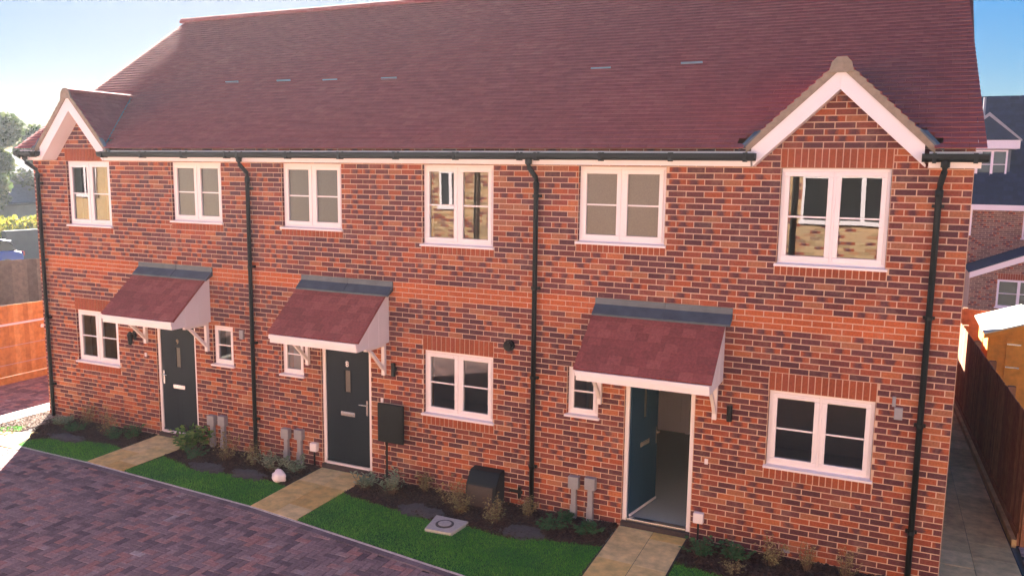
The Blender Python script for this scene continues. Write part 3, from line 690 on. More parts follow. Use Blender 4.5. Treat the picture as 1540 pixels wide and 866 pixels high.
# ---- gablets
for gi, (cx, za, s) in enumerate(GABS):
    h_ = houses[0 if gi == 0 else 2]; hwid = .90 if gi == 0 else .99
    apex = za + .23; cosr = 1 / math.sqrt(1 + s * s); sinr = s * cosr
    # tiles on the two slopes, running back to the main roof
    mb = MB()
    for d in (-1, 1):
        nr = int(hwid / cosr / .1) + 1
        for r in range(nr):
            s0 = r * .1  # measured up from the eave
            xe = cx + d * (hwid - s0 * cosr); ze = apex - s * (hwid - s0 * cosr)
            yend = (ze - 4.95) / TP - .35 + .12
            y = -.31 + (r % 2) * .08 - .08
            while y < yend:
                a, b = max(y, -.31), min(y + .165, yend); y += .165
                if b - a < .02: continue
                t = .024 + rt.uniform(-.001, .002)
                L = .125
                p = lambda yy, ss, n: (xe - d * ss * cosr + d * n * sinr, yy, ze + ss * sinr + n * cosr)
                if s0 + L > hwid / cosr: L = max(.03, hwid / cosr - s0)
                n = len(mb.v)
                mb.v += [p(a + .0015, 0, t), p(b - .0015, 0, t), p(b - .0015, L, .003), p(a + .0015, L, .003), p(a + .0015, .001, t - .010), p(b - .0015, .001, t - .010)]
                for f in ((0, 1, 2, 3), (4, 5, 1, 0), (4, 0, 3), (5, 2, 1)):
                    mb.f.append(tuple(n + q for q in f)); mb.uv += [(.5, .5)] * len(f)
    gr = mb.build('gable_roof', M['tile'], h_, fixn=False)
    m = MB()
    for d in (-1, 1):
        x1 = cx + d * hwid; z1 = apex - s * hwid
        q = [(cx, -.30, apex - .03), (x1, -.30, z1 - .03), (x1, .5, z1 - .03), (cx, 1.3, apex - .03)]
        m.hexa([(a, b, c_ - .04) for a, b, c_ in q] + [(a, b, c_ + .02) for a, b, c_ in q])
    m.build('gable_deck', M['verge'], gr)
    m = MB(); y = -.33; ye = (apex - 4.95) / TP - .35 + .1
    while y < ye:
        e = min(y + .4, ye)
        m.prism([(cx + .085 * math.cos(t), apex - .025 + .06 * math.sin(t)) for t in [math.pi * i / 8 for i in range(9)]], y + .003, e - .003, 'y'); y += .4
    m.build('ridge_tile', M['tile'], gr)
    m = MB(); m.prism([(cx - .13, apex - .14), (cx + .13, apex - .14), (cx + .105, apex - .03), (cx + .05, apex + .028), (cx - .05, apex + .028), (cx - .105, apex - .03)], -.345, -.318, 'y'); m.build('verge_cap', M['verge'], gr)
    # mortar verge in steps, following the tile courses
    for d in (-1, 1):
        m = MB(); nr = int(hwid / cosr / .1)
        for r in range(nr):
            a0 = hwid - r * .1 * cosr; a1 = hwid - (r + 1) * .1 * cosr
            P = []
            for xx, lift in ((a0, .026), (max(a1, 0), .0)):
                P.append((cx + d * xx, apex - s * xx, lift))
            (xa, zA, la), (xb, zB, lb) = P
            m.hexa([(xa, -.318, zA - .095), (xb, -.318, zB - .095), (xb, -.20, zB - .095), (xa, -.20, zA - .095),
                    (xa, -.322, zA + la), (xb, -.322, zB + lb), (xb, -.20, zB + lb), (xa, -.20, zA + la)])
        m.build('verge', M['verge'], gr)
    # bargeboards
    bt = apex - .085; bh = .235 if gi else .26
    for d in (-1, 1):
        m = MB(); xe = cx + d * (hwid - (.06 if (gi == 1 and d == -1) else .10)); ww = abs(xe - cx)
        q = [(cx, bt), (xe, bt - s * ww), (xe, max(4.735, bt - s * ww - bh)), (cx, bt - bh)]
        if (bt - s * ww - bh) < 4.735:
            wz = (bt - bh - 4.735) / s
            q = [(cx, bt), (xe, bt - s * ww), (xe, 4.735), (cx + d * wz, 4.735), (cx, bt - bh)]
        if gi == 1 and d == -1: pass
        m.prism(q, -.30, -.275, 'y')
        m.build('bargeboard', M['fasciawhite'], gr, bevel=.003)
        m = MB()   # soffit under the rake
        wz = (bt - bh - 4.735) / s
        q = [(cx, bt - bh + .01), (cx + d * wz, 4.745), (cx + d * wz, 4.775), (cx, bt - bh + .04)]
        m.prism(q, -.276, -.006, 'y'); m.build('soffit', M['fasciawhite'], gr)
    for d in (-1, 1):   # lead valley showing as a thin line where the slopes meet
        m = MB()
        y1 = (apex - 4.95) / TP - .35; z1 = apex; xe = cx + d * hwid; ze = apex - s * hwid; y0 = (ze - 4.95) / TP - .35
        A = Vector((xe, y0, ze + .03)); B = Vector((cx, y1, z1 + .03)); q = Vector((.010 * d, 0, .0))
        m.hexa([tuple(A - Vector((0, 0, .03))), tuple(A + q * 2 - Vector((0, 0, .03))), tuple(B + q * 2 - Vector((0, 0, .03))), tuple(B - Vector((0, 0, .03))), tuple(A), tuple(A + q * 2), tuple(B + q * 2), tuple(B)])
        m.build('valley_lead', M['lead'], gr)
    for d in (-1, 1):   # lead at the valley feet
        m = MB(); x1 = cx + d * (hwid + .01); z1 = apex - s * hwid
        def lp(u, q, n):   # u along the rake, q outwards
            return (cx + d * (hwid - u * cosr + q), -.33 + .35 * q, z1 + u * sinr + n)
        m.hexa([lp(-.02, .0, -.02), lp(-.02, .07, -.05), lp(.22, .07, -.03), lp(.22, .0, 0), lp(-.02, .0, .016), lp(-.02, .07, -.015), lp(.22, .07, .005), lp(.22, .0, .022)])
        m.build('lead_flashing', M['lead'], gr)

# ---- fascias, soffits, gutters
def gutter(h_, x0, x1):
    m = MB(); yc, zt, r = -.36, 4.885, .058
    prof = [(yc + r * math.cos(t), zt - .03 + r * math.sin(t)) for t in [math.pi + math.pi * i / 8 for i in range(9)]]
    prof = [(yc - r, zt)] + prof + [(yc + r, zt), (yc + r - .008, zt)] + [(yc + (r - .008) * math.cos(t), zt - .03 + (r - .008) * math.sin(t)) for t in [2 * math.pi - math.pi * i / 8 for i in range(9)]] + [(yc - r + .008, zt)]
    m.prism(prof, x0, x1); 
    for xx in (x0, x1 - .006): m.prism([(yc + r * math.cos(t), zt - .03 + r * math.sin(t)) for t in [math.pi + math.pi * i / 8 for i in range(9)]] + [(yc + r, zt), (yc - r, zt)], xx, xx + .006)
    g_ = m.build('gutter', M['black'], h_)
    n = max(2, int((x1 - x0) / .9) + 1)
    for i in range(n):
        m = MB(); x = x0 + .12 + (x1 - x0 - .24) * i / (n - 1)
        m.box(x - .018, x + .018, yc - r - .006, yc + r + .02, zt - .10, zt - .062); m.box(x - .018, x + .018, yc - r - .008, yc - r + .004, zt - .07, zt + .006)
        m.box(x - .018, x + .018, yc + r + .0005, yc + r + .02, zt - .10, zt + .01)
        m.build('gutter_bracket', M['black'], g_)
def fascia(h_, x0, x1):
    m = MB(); m.box(x0, x1, -.30, -.275, 4.735, 4.91); m.build('fascia_board', M['fasciawhite'], h_, bevel=.003)
    m = MB(); m.box(x0, x1, -.275, -.008, 4.737, 4.75); m.build('soffit_board', M['fasciawhite'], h_)
fascia(houses[0], -13.05, PARTY[1]); fascia(houses[1], PARTY[1], PARTY[2]); fascia(houses[2], PARTY[2], -2.30)
fascia(houses[0], -15.2, -14.68); fascia(houses[2], -.46, .04)
gutter(houses[0], -13.10, PARTY[1]); gutter(houses[1], PARTY[1] + .001, PARTY[2]); gutter(houses[2], PARTY[2] + .001, -2.26)
gutter(houses[0], -15.23, -14.66); gutter(houses[2], -.53, .10)
def downpipe(h_, x, xt=None, z0=-.08):
    xt = x if xt is None else xt; m = MB(); r = .034
    m.tube([(xt, -.36, 4.83), (xt, -.36, 4.74), (xt + (x - xt) * .15, -.33, 4.69), (xt + (x - xt) * .85, -.10, 4.57), (x, -.07, 4.50), (x, -.07, z0)], r, 12)
    m.tube([(xt, -.36, 4.84), (xt, -.36, 4.74)], .045, 12); m.tube([(x, -.07, 4.50), (x, -.07, 4.42)], .042, 12)
    p_ = m.build('downpipe', M['black'], h_, smooth=False)
    for p in p_.data.polygons: p.use_smooth = len(p.vertices) == 4
    for zz in (4.32, 3.07 if x > -12 else 2.9, 1.82, .54):
        c = MB(); c.box(x - .062, x + .062, -.05, -.002, zz - .018, zz + .018); c.tube([(x, -.07, zz - .02), (x, -.07, zz + .02)], .041, 12)
        c.build('pipe_clip', M['black'], p_)
downpipe(houses[0], -15.09, -15.0); downpipe(houses[0], -10.13, -10.02); downpipe(houses[1], -5.14, -5.13); downpipe(houses[2], -.325, -.30)

# ---- doors
def rot_about(o, px, py, ang):
    T = Matrix.Translation((px, py, 0)) @ Matrix.Rotation(ang, 4, 'Z') @ Matrix.Translation((-px, -py, 0))
    o.data.transform(T)
def make_door(i, x0, x1, num, hinge, openang=0):
    h_ = houses[i]; z0, z1 = -.015, 2.055; t = .06; y = .03
    m = MB(); m.box(x0 + .003, x0 + t, y, y + .08, z0, z1); m.box(x1 - t, x1 - .003, y, y + .08, z0, z1); m.box(x0 + t, x1 - t, y, y + .08, z1 - t, z1)
    f_ = m.build('door_frame', M['white'], h_, bevel=.004)
    m = MB(); m.box(x0 + t, x1 - t, y - .02, y + .08, z0, z0 + .035); m.build('threshold', M['fasciawhite' if i != 2 else 'steel'], f_, bevel=.004)
    m = MB(); m.box(x0, x1, -.03, .03, GZ - .04, z0 - .002); m.build('door_step', M['joint'], h_)
    a, b = x0 + t + .004, x1 - t - .004; dm = M['door_blue'] if i == 2 else M['door']
    L = MB(); yy = y + .018; w_ = b - a; gx0, gx1 = (a + b) / 2 - .052, (a + b) / 2 + .052; gz0, gz1 = 1.19, 1.54
    if i == 2: gz0, gz1 = 1.32, 1.85
    L.box(a, gx0, yy, yy + .044, z0 + .04, z1 - t - .005); L.box(gx1, b, yy, yy + .044, z0 + .04, z1 - t - .005)
    L.box(gx0, gx1, yy, yy + .044, z0 + .04, gz0); L.box(gx0, gx1, yy, yy + .044, gz1, z1 - t - .005)
    # grooves between the boards show as thin raised mouldings round the glass
    fr = MB()
    for q in ((gx0 - .02, gx1 + .02, gz1, gz1 + .02), (gx0 - .02, gx1 + .02, gz0 - .02, gz0), (gx0 - .02, gx0, gz0, gz1), (gx1, gx1 + .02, gz0, gz1)): fr.box(q[0], q[1], yy - .006, yy - .0005, q[2], q[3])
    gl = MB(); gl.box(gx0 - .002, gx1 + .002, yy + .015, yy + .02, gz0 - .002, gz1 + .002)
    lb = MB(); cxm = (a + b) / 2; lz = .84 if i != 2 else .96
    lb.box(cxm - .135, cxm + .135, yy - .012, yy - .001, lz - .035, lz + .035); lb.box(cxm - .11, cxm + .11, yy - .018, yy - .012, lz - .022, lz + .022)
    hd = MB(); hx = b - .045 if hinge == 'l' else a + .045; s_ = -1 if hinge == 'l' else 1
    hd.box(hx - .016, hx + .016, yy - .008, yy - .001, .86, 1.10); hd.tube([(hx, yy - .005, 1.03), (hx, yy - .05, 1.03), (hx + s_ * .12, yy - .05, 1.03)], .010, 8)
    leaf = L.build('door', dm, h_, bevel=.002)
    parts = [leaf, fr.build('glass_trim', dm, leaf), gl.build('door_glass', M['frost_brown'], leaf), lb.build('letterbox', M['steel'], leaf, bevel=.003), hd.build('handle', M['steel'], leaf)]
    wb_ = MB(); wb_.box(a + .004, b - .004, yy - .02, yy - .001, z0 + .045, z0 + .075); parts.append(wb_.build('weather_bar', M['white'] if i == 2 else dm, leaf, bevel=.003))
    if num: text_mesh(num, .125, M['steel'], leaf, (a + b) / 2, yy - .006, 1.60)
    if openang:
        px = a if hinge == 'l' else b
        for p in parts: rot_about(p, px, yy + .02, openang)
make_door(0, *DOORS[0], '9', 'r'); make_door(1, *DOORS[1], '8', 'l'); make_door(2, *DOORS[2], None, 'l', R(79))
# hallway behind the open door
h3 = houses[2]
m = MB(); m.face([(-3.86, .04, .003), (-2.70, .04, .003), (-2.70, .31, .003), (-3.86, .31, .003)]); m.face([(-5.0, .31, .003), (-2.70, .31, .003), (-2.70, 4.1, .003), (-5.0, 4.1, .003)]); m.build('hall_floor', M['carpet'], h3, fixn=False)
m = MB(); x1 = -2.70
m.box(-3.98, -3.90, .301, 1.90, 0.0, 2.34); m.box(x1, x1 + .05, .301, 4.1, 0.0, 2.34); m.box(-5.0, x1, 4.1, 4.15, 0, 2.34); m.box(-5.05, -5.0, 1.9, 4.15, 0, 2.34); m.box(-5.0, x1, .301, 4.1, 2.30, 2.34)
m.build('hall_wall', M['plaster'], h3)
m = MB(); m.box(-3.99, -3.885, 1.901, 1.96, 0, 2.29); m.build('door_jamb', M['white'], h3, bevel=.004)
for dx in (-4.62, -3.72):
    m = MB(); m.box(dx, dx + .07, 4.05, 4.099, 0, 2.08); m.box(dx + .70, dx + .77, 4.05, 4.099, 0, 2.08); m.box(dx + .07, dx + .70, 4.05, 4.099, 2.0, 2.08)
    m.box(dx + .075, dx + .695, 4.075, 4.098, .01, 1.995)
    for q in ((.16, .36), (.41, .61)):
        for z_ in ((.2, .85), (1.0, 1.8)): m.box(dx + q[0], dx + q[1], 4.068, 4.0745, *z_)
    d_ = m.build('inner_door', M['white'], h3, bevel=.004)
    m = MB(); m.box(dx + .64, dx + .67, 4.04, 4.067, .95, 1.02); m.build('handle', M['steel'], d_)
m = MB(); m.box(-3.899, -3.885, .35, 1.895, 0.004, .14); m.box(-2.715, -2.701, .31, 4.0, 0.004, .14); m.box(-3.84, -3.73, 4.08, 4.099, .004, .14); m.build('skirting_board', M['white'], h3)

# ---- canopies over the doors
def make_canopy(i, x0, x1):
    h_ = houses[i]; yf, yb = -.84, -.02; zf, zb = 2.215, 2.90; m = MB(); r_ = random.Random(20 + i)
    sl = (zb - zf) / (yb - yf); c_ = 1 / math.sqrt(1 + sl * sl); s_ = sl * c_; Lt = (yb - yf) / c_; n = 8; g_ = Lt / n
    for r in range(n):
        x = x0 - .33 + (r % 2) * .085 + r_.uniform(-.01, .01)
        while x < x1:
            wd = .165; a, b = max(x, x0), min(x + wd, x1); x += wd
            if b - a < .015: continue
            t = .012 + r_.uniform(-.001, .002)
            p = lambda xx, s, q: (xx, yf + s * c_ - q * s_, zf + s * s_ + q * c_)
            k_ = len(m.v); s0 = r * g_
            m.v += [p(a + .0008, s0, t), p(b - .0008, s0, t), p(b - .0008, s0 + g_ + .02, .002), p(a + .0008, s0 + g_ + .02, .002), p(a + .0008, s0 + .001, -.002), p(b - .0008, s0 + .001, -.002)]
            for f in ((0, 1, 2, 3), (4, 5, 1, 0), (4, 0, 3), (5, 2, 1)):
                m.f.append(tuple(k_ + q for q in f)); m.uv += [(.5, .5)] * len(f)
    p = lambda xx, s, q: (xx, yf + s * c_ - q * s_, zf + s * s_ + q * c_)
    m.hexa([p(x0 + .004, .01, -.03), p(x1 - .004, .01, -.03), p(x1 - .004, Lt, -.03), p(x0 + .004, Lt, -.03), p(x0 + .004, .01, -.002), p(x1 - .004, .01, -.002), p(x1 - .004, Lt, -.002), p(x0 + .004, Lt, -.002)])
    cn = m.build('canopy', M['shingle'], h_, fixn=False)
    fx0, fx1 = x0 + .05, x1 - .02
    m = MB(); m.box(fx0, fx1, yf - .004, yf + .02, 2.075, 2.135); m.box(fx0 - .01, fx1, yf - .022, yf + .018, 2.135, 2.20); m.build('fascia', M['fasciawhite'], cn, bevel=.004)
    for xx in (fx1 - .02, fx0):
        m = MB(); m.prism([(yf + .022, 2.075), (-.012, 2.075), (-.012, zb - .055), (yf + .022, 2.19)], xx, xx + .02)
        m.build('cheek', M['fasciawhite'], cn)
        m = MB()
        for q in (-.28, -.55): m.box(xx + .019, xx + .0235, q - .004, q + .004, 2.08, zf + (q - yf) * sl - .05)
        if xx > fx0: m.build('cheek_joint', M['fasciawhite'], cn)
    m = MB(); m.box(fx0 + .02, fx1 - .02, yf + .02, -.012, 2.08, 2.092); m.build('soffit', M['fasciawhite'], cn)
    m = MB(); X0, X1 = x0 - .0, x1 + .06
    m.prism([(-.012, 2.86), (-.012, 3.0), (-.025, 3.005), (-.03, 2.925), (-.165, 2.815), (-.162, 2.79)], X0, X1); f_ = m.build('lead_flashing', M['lead'], cn)
    m = MB(); xm = X0 + (X1 - X0) * .52; m.prism([(-.02, 2.9), (-.02, 3.003), (-.034, 3.008), (-.038, 2.930), (-.172, 2.82), (-.165, 2.79)], xm, xm + .012); m.build('lead_lap', M['lead'], f_)
    for xx in (x0 + .07, x1 - .13):
        m = MB(); m.box(xx, xx + .055, -.062, -.009, 1.57, 2.072); m.box(xx, xx + .055, -.52, -.0625, 2.02, 2.072)
        pts = [(-.0625, 1.64), (-.0625, 1.70)]
        n = 7; A = []; B = []
        for k_ in range(n + 1):
            t = k_ / n; yy = -.06 - .40 * t; base = 1.64 + .40 * t; bow = .045 * math.sin(math.pi * t) if i == 2 else 0
            A.append((yy, base + bow - .0)); B.append((yy, base + .065 + bow))
        for k_ in range(n):
            q = [A[k_], A[k_ + 1], (B[k_ + 1][0], min(B[k_ + 1][1], 2.018)), (B[k_][0], min(B[k_][1], 2.018))]
            m.prism(q, xx + .006, xx + .049)
        m.build('bracket', M['fasciawhite'], cn)
make_canopy(0, -12.68, -11.05); make_canopy(1, -9.14, -7.51); make_canopy(2, -4.28, -2.55)

# ---- small fittings on the walls
for i, xs_ in ((0, (-11.09, -10.85)), (1, (-9.50, -9.23)), (2, (-4.51, -4.27))):
    for k_, x in enumerate(xs_):
        m = MB(); zt = .47 if i != 2 else .51; q = k_ * .02
        m.box(x - .075, x + .075, -.10, -.009, zt - .17 + q, zt + q); d_ = m.build('service_duct', M['ductgrey'], houses[i], bevel=.006)
        m = MB(); m.box(x - .035, x + .035, -.075, -.012, -.09, zt - .171 + q); m.box(x - .043, x + .043, -.088, -.012, -.09, .1); m.build('duct_pipe', M['ductgrey'], d_, bevel=.004)
for i, x in ((1, -8.94), (2, -2.79)):
    m = MB(); m.box(x - .065, x + .065, -.09, -.01, .17, .31); a_ = m.build('service_box', M['fasciawhite'], houses[i], bevel=.012)
    m = MB(); m.tube([(x, -.05, .165), (x, -.05, -.09)], .014, 8); m.build('service_pipe', M['black'], a_)
def lantern(x, h_):
    m = MB(); m.box(x - .03, x + .03, -.03, -.009, 1.60, 1.76); m.box(x - .012, x + .012, -.11, -.03, 1.72, 1.74)
    m.tube([(x, -.12, 1.76), (x, -.12, 1.70)], .02, 8, .055); m.tube([(x, -.12, 1.70), (x, -.12, 1.55)], .052, 8, .035); m.tube([(x, -.12, 1.55), (x, -.12, 1.52)], .04, 8, .015)
    m.build('wall_light', M['black'], h_)
lantern(-12.87, houses[0])
for i, x in ((1, -7.42), (2, -2.46)):
    m = MB(); m.tube([(x, -.075, 1.58), (x, -.075, 1.78)], .034, 14); m.box(x - .02, x + .02, -.05, -.009, 1.65, 1.71); m.build('wall_light', M['black'], houses[i])
m = MB(); m.tube([(-5.53, -.009, 2.23), (-5.53, -.06, 2.23)], .078, 20); m.tube([(-5.53, -.061, 2.23), (-5.53, -.10, 2.23)], .055, 20); m.build('flue_terminal', M['black'], houses[1])
for x, z_, i in ((-12.62, 1.36, 0), (-7.66, 1.17, 1), (-2.73, 1.0, 2)):
    m = MB(); m.box(x - .022, x + .022, -.028, -.009, z_ - .04, z_ + .03); m.build('doorbell', M['white'], houses[i], bevel=.004)
m = MB(); m.box(-.60, -.51, -.06, -.009, 1.86, 2.0); m.box(-.63, -.59, -.03, -.009, 2.0, 2.12); m.build('alarm_sensor', M['ductgrey'], houses[2], bevel=.006)
m = MB(); m.box(-10.43, -10.35, -.05, -.009, 1.85, 2.0); m.build('alarm_sensor', M['ductgrey'], houses[0], bevel=.006)
m = MB(); m.box(-1.75, -1.65, -.02, -.009, -.02, .02); m.build('air_brick', M['ductgrey'], houses[2])
m = MB(); m.box(-5.50, -5.30, -.03, -.009, .10, .14); m.box(-5.36, -5.32, -.05, -.0095, .04, .2); m.build('pipe_stub', M['black'], houses[1])

# ================================================================ THINGS IN THE FRONT GARDENS
t = thing('sign_post', 'blank black square panel on a thin black post in the bed beside the middle door', 'sign', (-7.56, -.13, GZ))
m = MB(); m.box(-7.66, -7.20, -.16, -.115, .56, 1.165); m.build('panel', M['black'], t, bevel=.02)
m = MB(); m.tube([(-7.53, -.10, GZ - .05), (-7.53, -.10, 1.0)], .016, 8); m.build('post', M['black'], t)
t = thing('meter_box', 'low dark wedge shaped meter box with a sloping lid against the brick wall', 'meter box', (-5.8, -.15, GZ))
m = MB(); m.prism([(-.02, GZ - .02), (-.34, GZ - .02), (-.30, .23), (-.17, .40), (-.02, .41)], -6.06, -5.58); m.build('box', M['black'], t, bevel=.012)
m = MB(); m.hexa([(-6.03, -.352, GZ + .03), (-5.63, -.352, GZ + .03), (-5.63, -.335, GZ + .03), (-6.03, -.335, GZ + .03), (-6.03, -.318, .22), (-5.63, -.318, .22), (-5.63, -.298, .22), (-6.03, -.298, .22)])
m.build('door_panel', plain('brown_lid', (0.055, 0.038, 0.032), .6, .2, 9), t, bevel=.006)
t = thing('manhole_cover', 'square pale concrete manhole surround with a round iron lid set in the lawn', 'manhole cover', (-5.95, -1.1, GZ))
m = MB(); m.hexa([(-6.13, -1.34, GZ - .04), (-5.74, -1.31, GZ - .04), (-5.70, -.90, GZ - .04), (-6.2, -.90, GZ - .04), (-6.13, -1.34, GZ + .045), (-5.74, -1.31, GZ + .045), (-5.70, -.90, GZ + .055), (-6.2, -.90, GZ + .055)])
m.build('surround', M['concrete'], t, bevel=.008)
m = MB(); m.tube([(-5.95, -1.11, GZ + .03), (-5.95, -1.11, GZ + .058)], .125, 24); m.build('lid', M['iron'], t)
m = MB(); m.tube([(-5.95, -1.11, GZ + .055), (-5.95, -1.11, GZ + .062)], .09, 24); m.build('lid_ring', M['concrete'], t)
import bmesh
def rock(name, label, cat, x, y, z, r, mat, sq=(1, 1, .5), seed=1, group=None):
    bm = bmesh.new(); bmesh.ops.create_icosphere(bm, subdivisions=3, radius=r); rr = random.Random(seed)
    ph = [rr.uniform(0, 6) for _ in range(6)]
    for v in bm.verts:
        d = v.co.normalized(); k_ = 1 + .12 * math.sin(4 * d.x + ph[0]) + .1 * math.sin(5 * d.y + ph[1]) + .08 * math.sin(7 * d.z + ph[2] + 3 * d.x)
        v.co = Vector((v.co.x * sq[0], v.co.y * sq[1], v.co.z * sq[2])) * k_
    me = bpy.data.meshes.new(name); bm.to_mesh(me); bm.free(); me.materials.append(mat)
    for p in me.polygons: p.use_smooth = True
    o = bpy.data.objects.new(name, me); col.objects.link(o); o.location = (x, y, z)
    return tag(o, label, cat, group)
rock('white_stone', 'rounded white stone at the corner of the lawn beside the middle path', 'stone', -9.03, -.80, GZ + .08, .12, M['white'], (1.1, .75, .85), 4)
def slate_patch(x, y, lx, ly, label, seed):
    """a low spread of overlapping slate pieces"""
    m = MB(); r_ = random.Random(seed)
    m.tube([(x, y, GZ - .01), (x, y, GZ + .018)], 1, 4) if False else None
    for k_ in range(70):
        a = r_.uniform(0, 6.28); q = math.sqrt(r_.random()); px, py = x + math.cos(a) * q * lx, y + math.sin(a) * q * ly
        s1, s2 = r_.uniform(.04, .09), r_.uniform(.03, .06); b = r_.uniform(0, 3.14); cb, sb = math.cos(b), math.sin(b); z_ = GZ + .015 + r_.uniform(0, .02) + .025 * (1 - q)
        qd = [(-s1, -s2), (s1 * .8, -s2), (s1, s2 * .8), (-s1 * .7, s2)]
        top = [(px + u * cb - v * sb, py + u * sb + v * cb, z_ + r_.uniform(-.004, .004)) for u, v in qd]
        m.hexa([(u, v, w2 - .012) for u, v, w2 in top] + top)
    o = m.build('slate_mound', M['slate'], None); return tag(o, label, 'slate chippings', 'slate patches at the bed edges')
slate_patch(-13.72, -.86, .42, .12, 'thin grey slate patch edging the leftmost lawn', 1)
slate_patch(-10.42, -.86, .34, .13, 'grey slate patch in front of the bushy green plant beside the first path', 2)
slate_patch(-9.62, -.80, .32, .13, 'grey slate patch between the downpipe and the white stone', 3)
slate_patch(-6.52, -.83, .34, .16, 'grey slate patch left of the manhole surround', 4)
slate_patch(-4.93, -.82, .27, .17, 'grey slate patch right of the meter box at the foot of the downpipe', 5)

def plant(x, y, kind, hgt, rad, label, seed, name='garden_plant'):
    hgt *= 1.15; rad *= 1.2
    r_ = random.Random(seed); t = thing(name, label, 'plant', (x, y, GZ), 'plants in the front beds')
    st = MB(); lf = MB()
    def leaf(p, d, L, W, droop=.25):
        d = d.normalized(); side = d.cross(Vector((0, 0, 1)));
        if side.length < .1: side = Vector((1, 0, 0))
        side = side.normalized(); side = (side + Vector((r_.gauss(0, .3), r_.gauss(0, .3), r_.gauss(0, .3)))).normalized()
        mid = p + d * L * .55; tip = p + d * L + Vector((0, 0, -droop * L))
        k_ = len(lf.v); lf.v += [tuple(p), tuple(mid + side * W), tuple(tip), tuple(mid - side * W)]
        lf.f += [(k_, k_ + 1, k_ + 2), (k_, k_ + 2, k_ + 3)]; lf.uv += [(0, 0)] * 6
    ns = {'bushy': 34, 'silver': 20, 'twiggy': 24, 'low': 22, 'wispy': 22}[kind]
    for i in range(ns):
        a = r_.uniform(0, 6.28); out = r_.uniform(.15, 1.0) * rad; hh = hgt * r_.uniform(.6, 1.0) * (1 - .3 * out / rad if kind != 'silver' else 1)
        base = Vector((x + math.cos(a) * out * .25, y + math.sin(a) * out * .25, GZ)); tip = Vector((x + math.cos(a) * out, y + math.sin(a) * out, GZ + hh))
        midp = (base + tip) / 2 + Vector((r_.gauss(0, .02), r_.gauss(0, .02), .03))
        st.tube([base, midp, tip], .0035, 4, .0015)
        if kind == 'bushy':
            for q in range(9):
                f = r_.uniform(.35, 1); p = base.lerp(tip, f); b = r_.uniform(0, 6.28); leaf(p, Vector((math.cos(b), math.sin(b), r_.uniform(.0, .6))), r_.uniform(.08, .14), r_.uniform(.028, .05))
        elif kind == 'silver':
            for q in range(10):
                f = r_.uniform(.3, 1); p = base.lerp(tip, f); b = r_.uniform(0, 6.28); leaf(p, Vector((math.cos(b), math.sin(b), r_.uniform(.1, .9))), r_.uniform(.07, .12), r_.uniform(.010, .017), .1)
        elif kind == 'twiggy':
            for q in range(11):
                f = r_.uniform(.2, 1); p = base.lerp(tip, f) + Vector((r_.gauss(0, .02), r_.gauss(0, .02), r_.gauss(0, .01))); b = r_.uniform(0, 6.28); leaf(p, Vector((math.cos(b), math.sin(b), r_.uniform(-.3, .7))), r_.uniform(.025, .055), r_.uniform(.008, .016))
        elif kind == 'low':
            for q in range(12):
                f = r_.uniform(.2, 1); p = base.lerp(tip, f); b = r_.uniform(0, 6.28); leaf(p, Vector((math.cos(b), math.sin(b), r_.uniform(.0, .7))), r_.uniform(.04, .08), r_.uniform(.014, .026))
        else:
            for q in range(10):
                f = r_.uniform(.3, 1); p = base.lerp(tip, f); b = r_.uniform(0, 6.28); leaf(p, Vector((math.cos(b), math.sin(b), r_.uniform(.2, 1.0))), r_.uniform(.02, .05), r_.uniform(.004, .008))
    st.build('stem', M['twig'], t, fixn=False)
    lf.build('foliage', M[{'bushy': 'leaf_green', 'silver': 'leaf_silver', 'twiggy': 'leaf_olive', 'low': 'leaf_dark', 'wispy': 'leaf_olive'}[kind]], t, fixn=False)
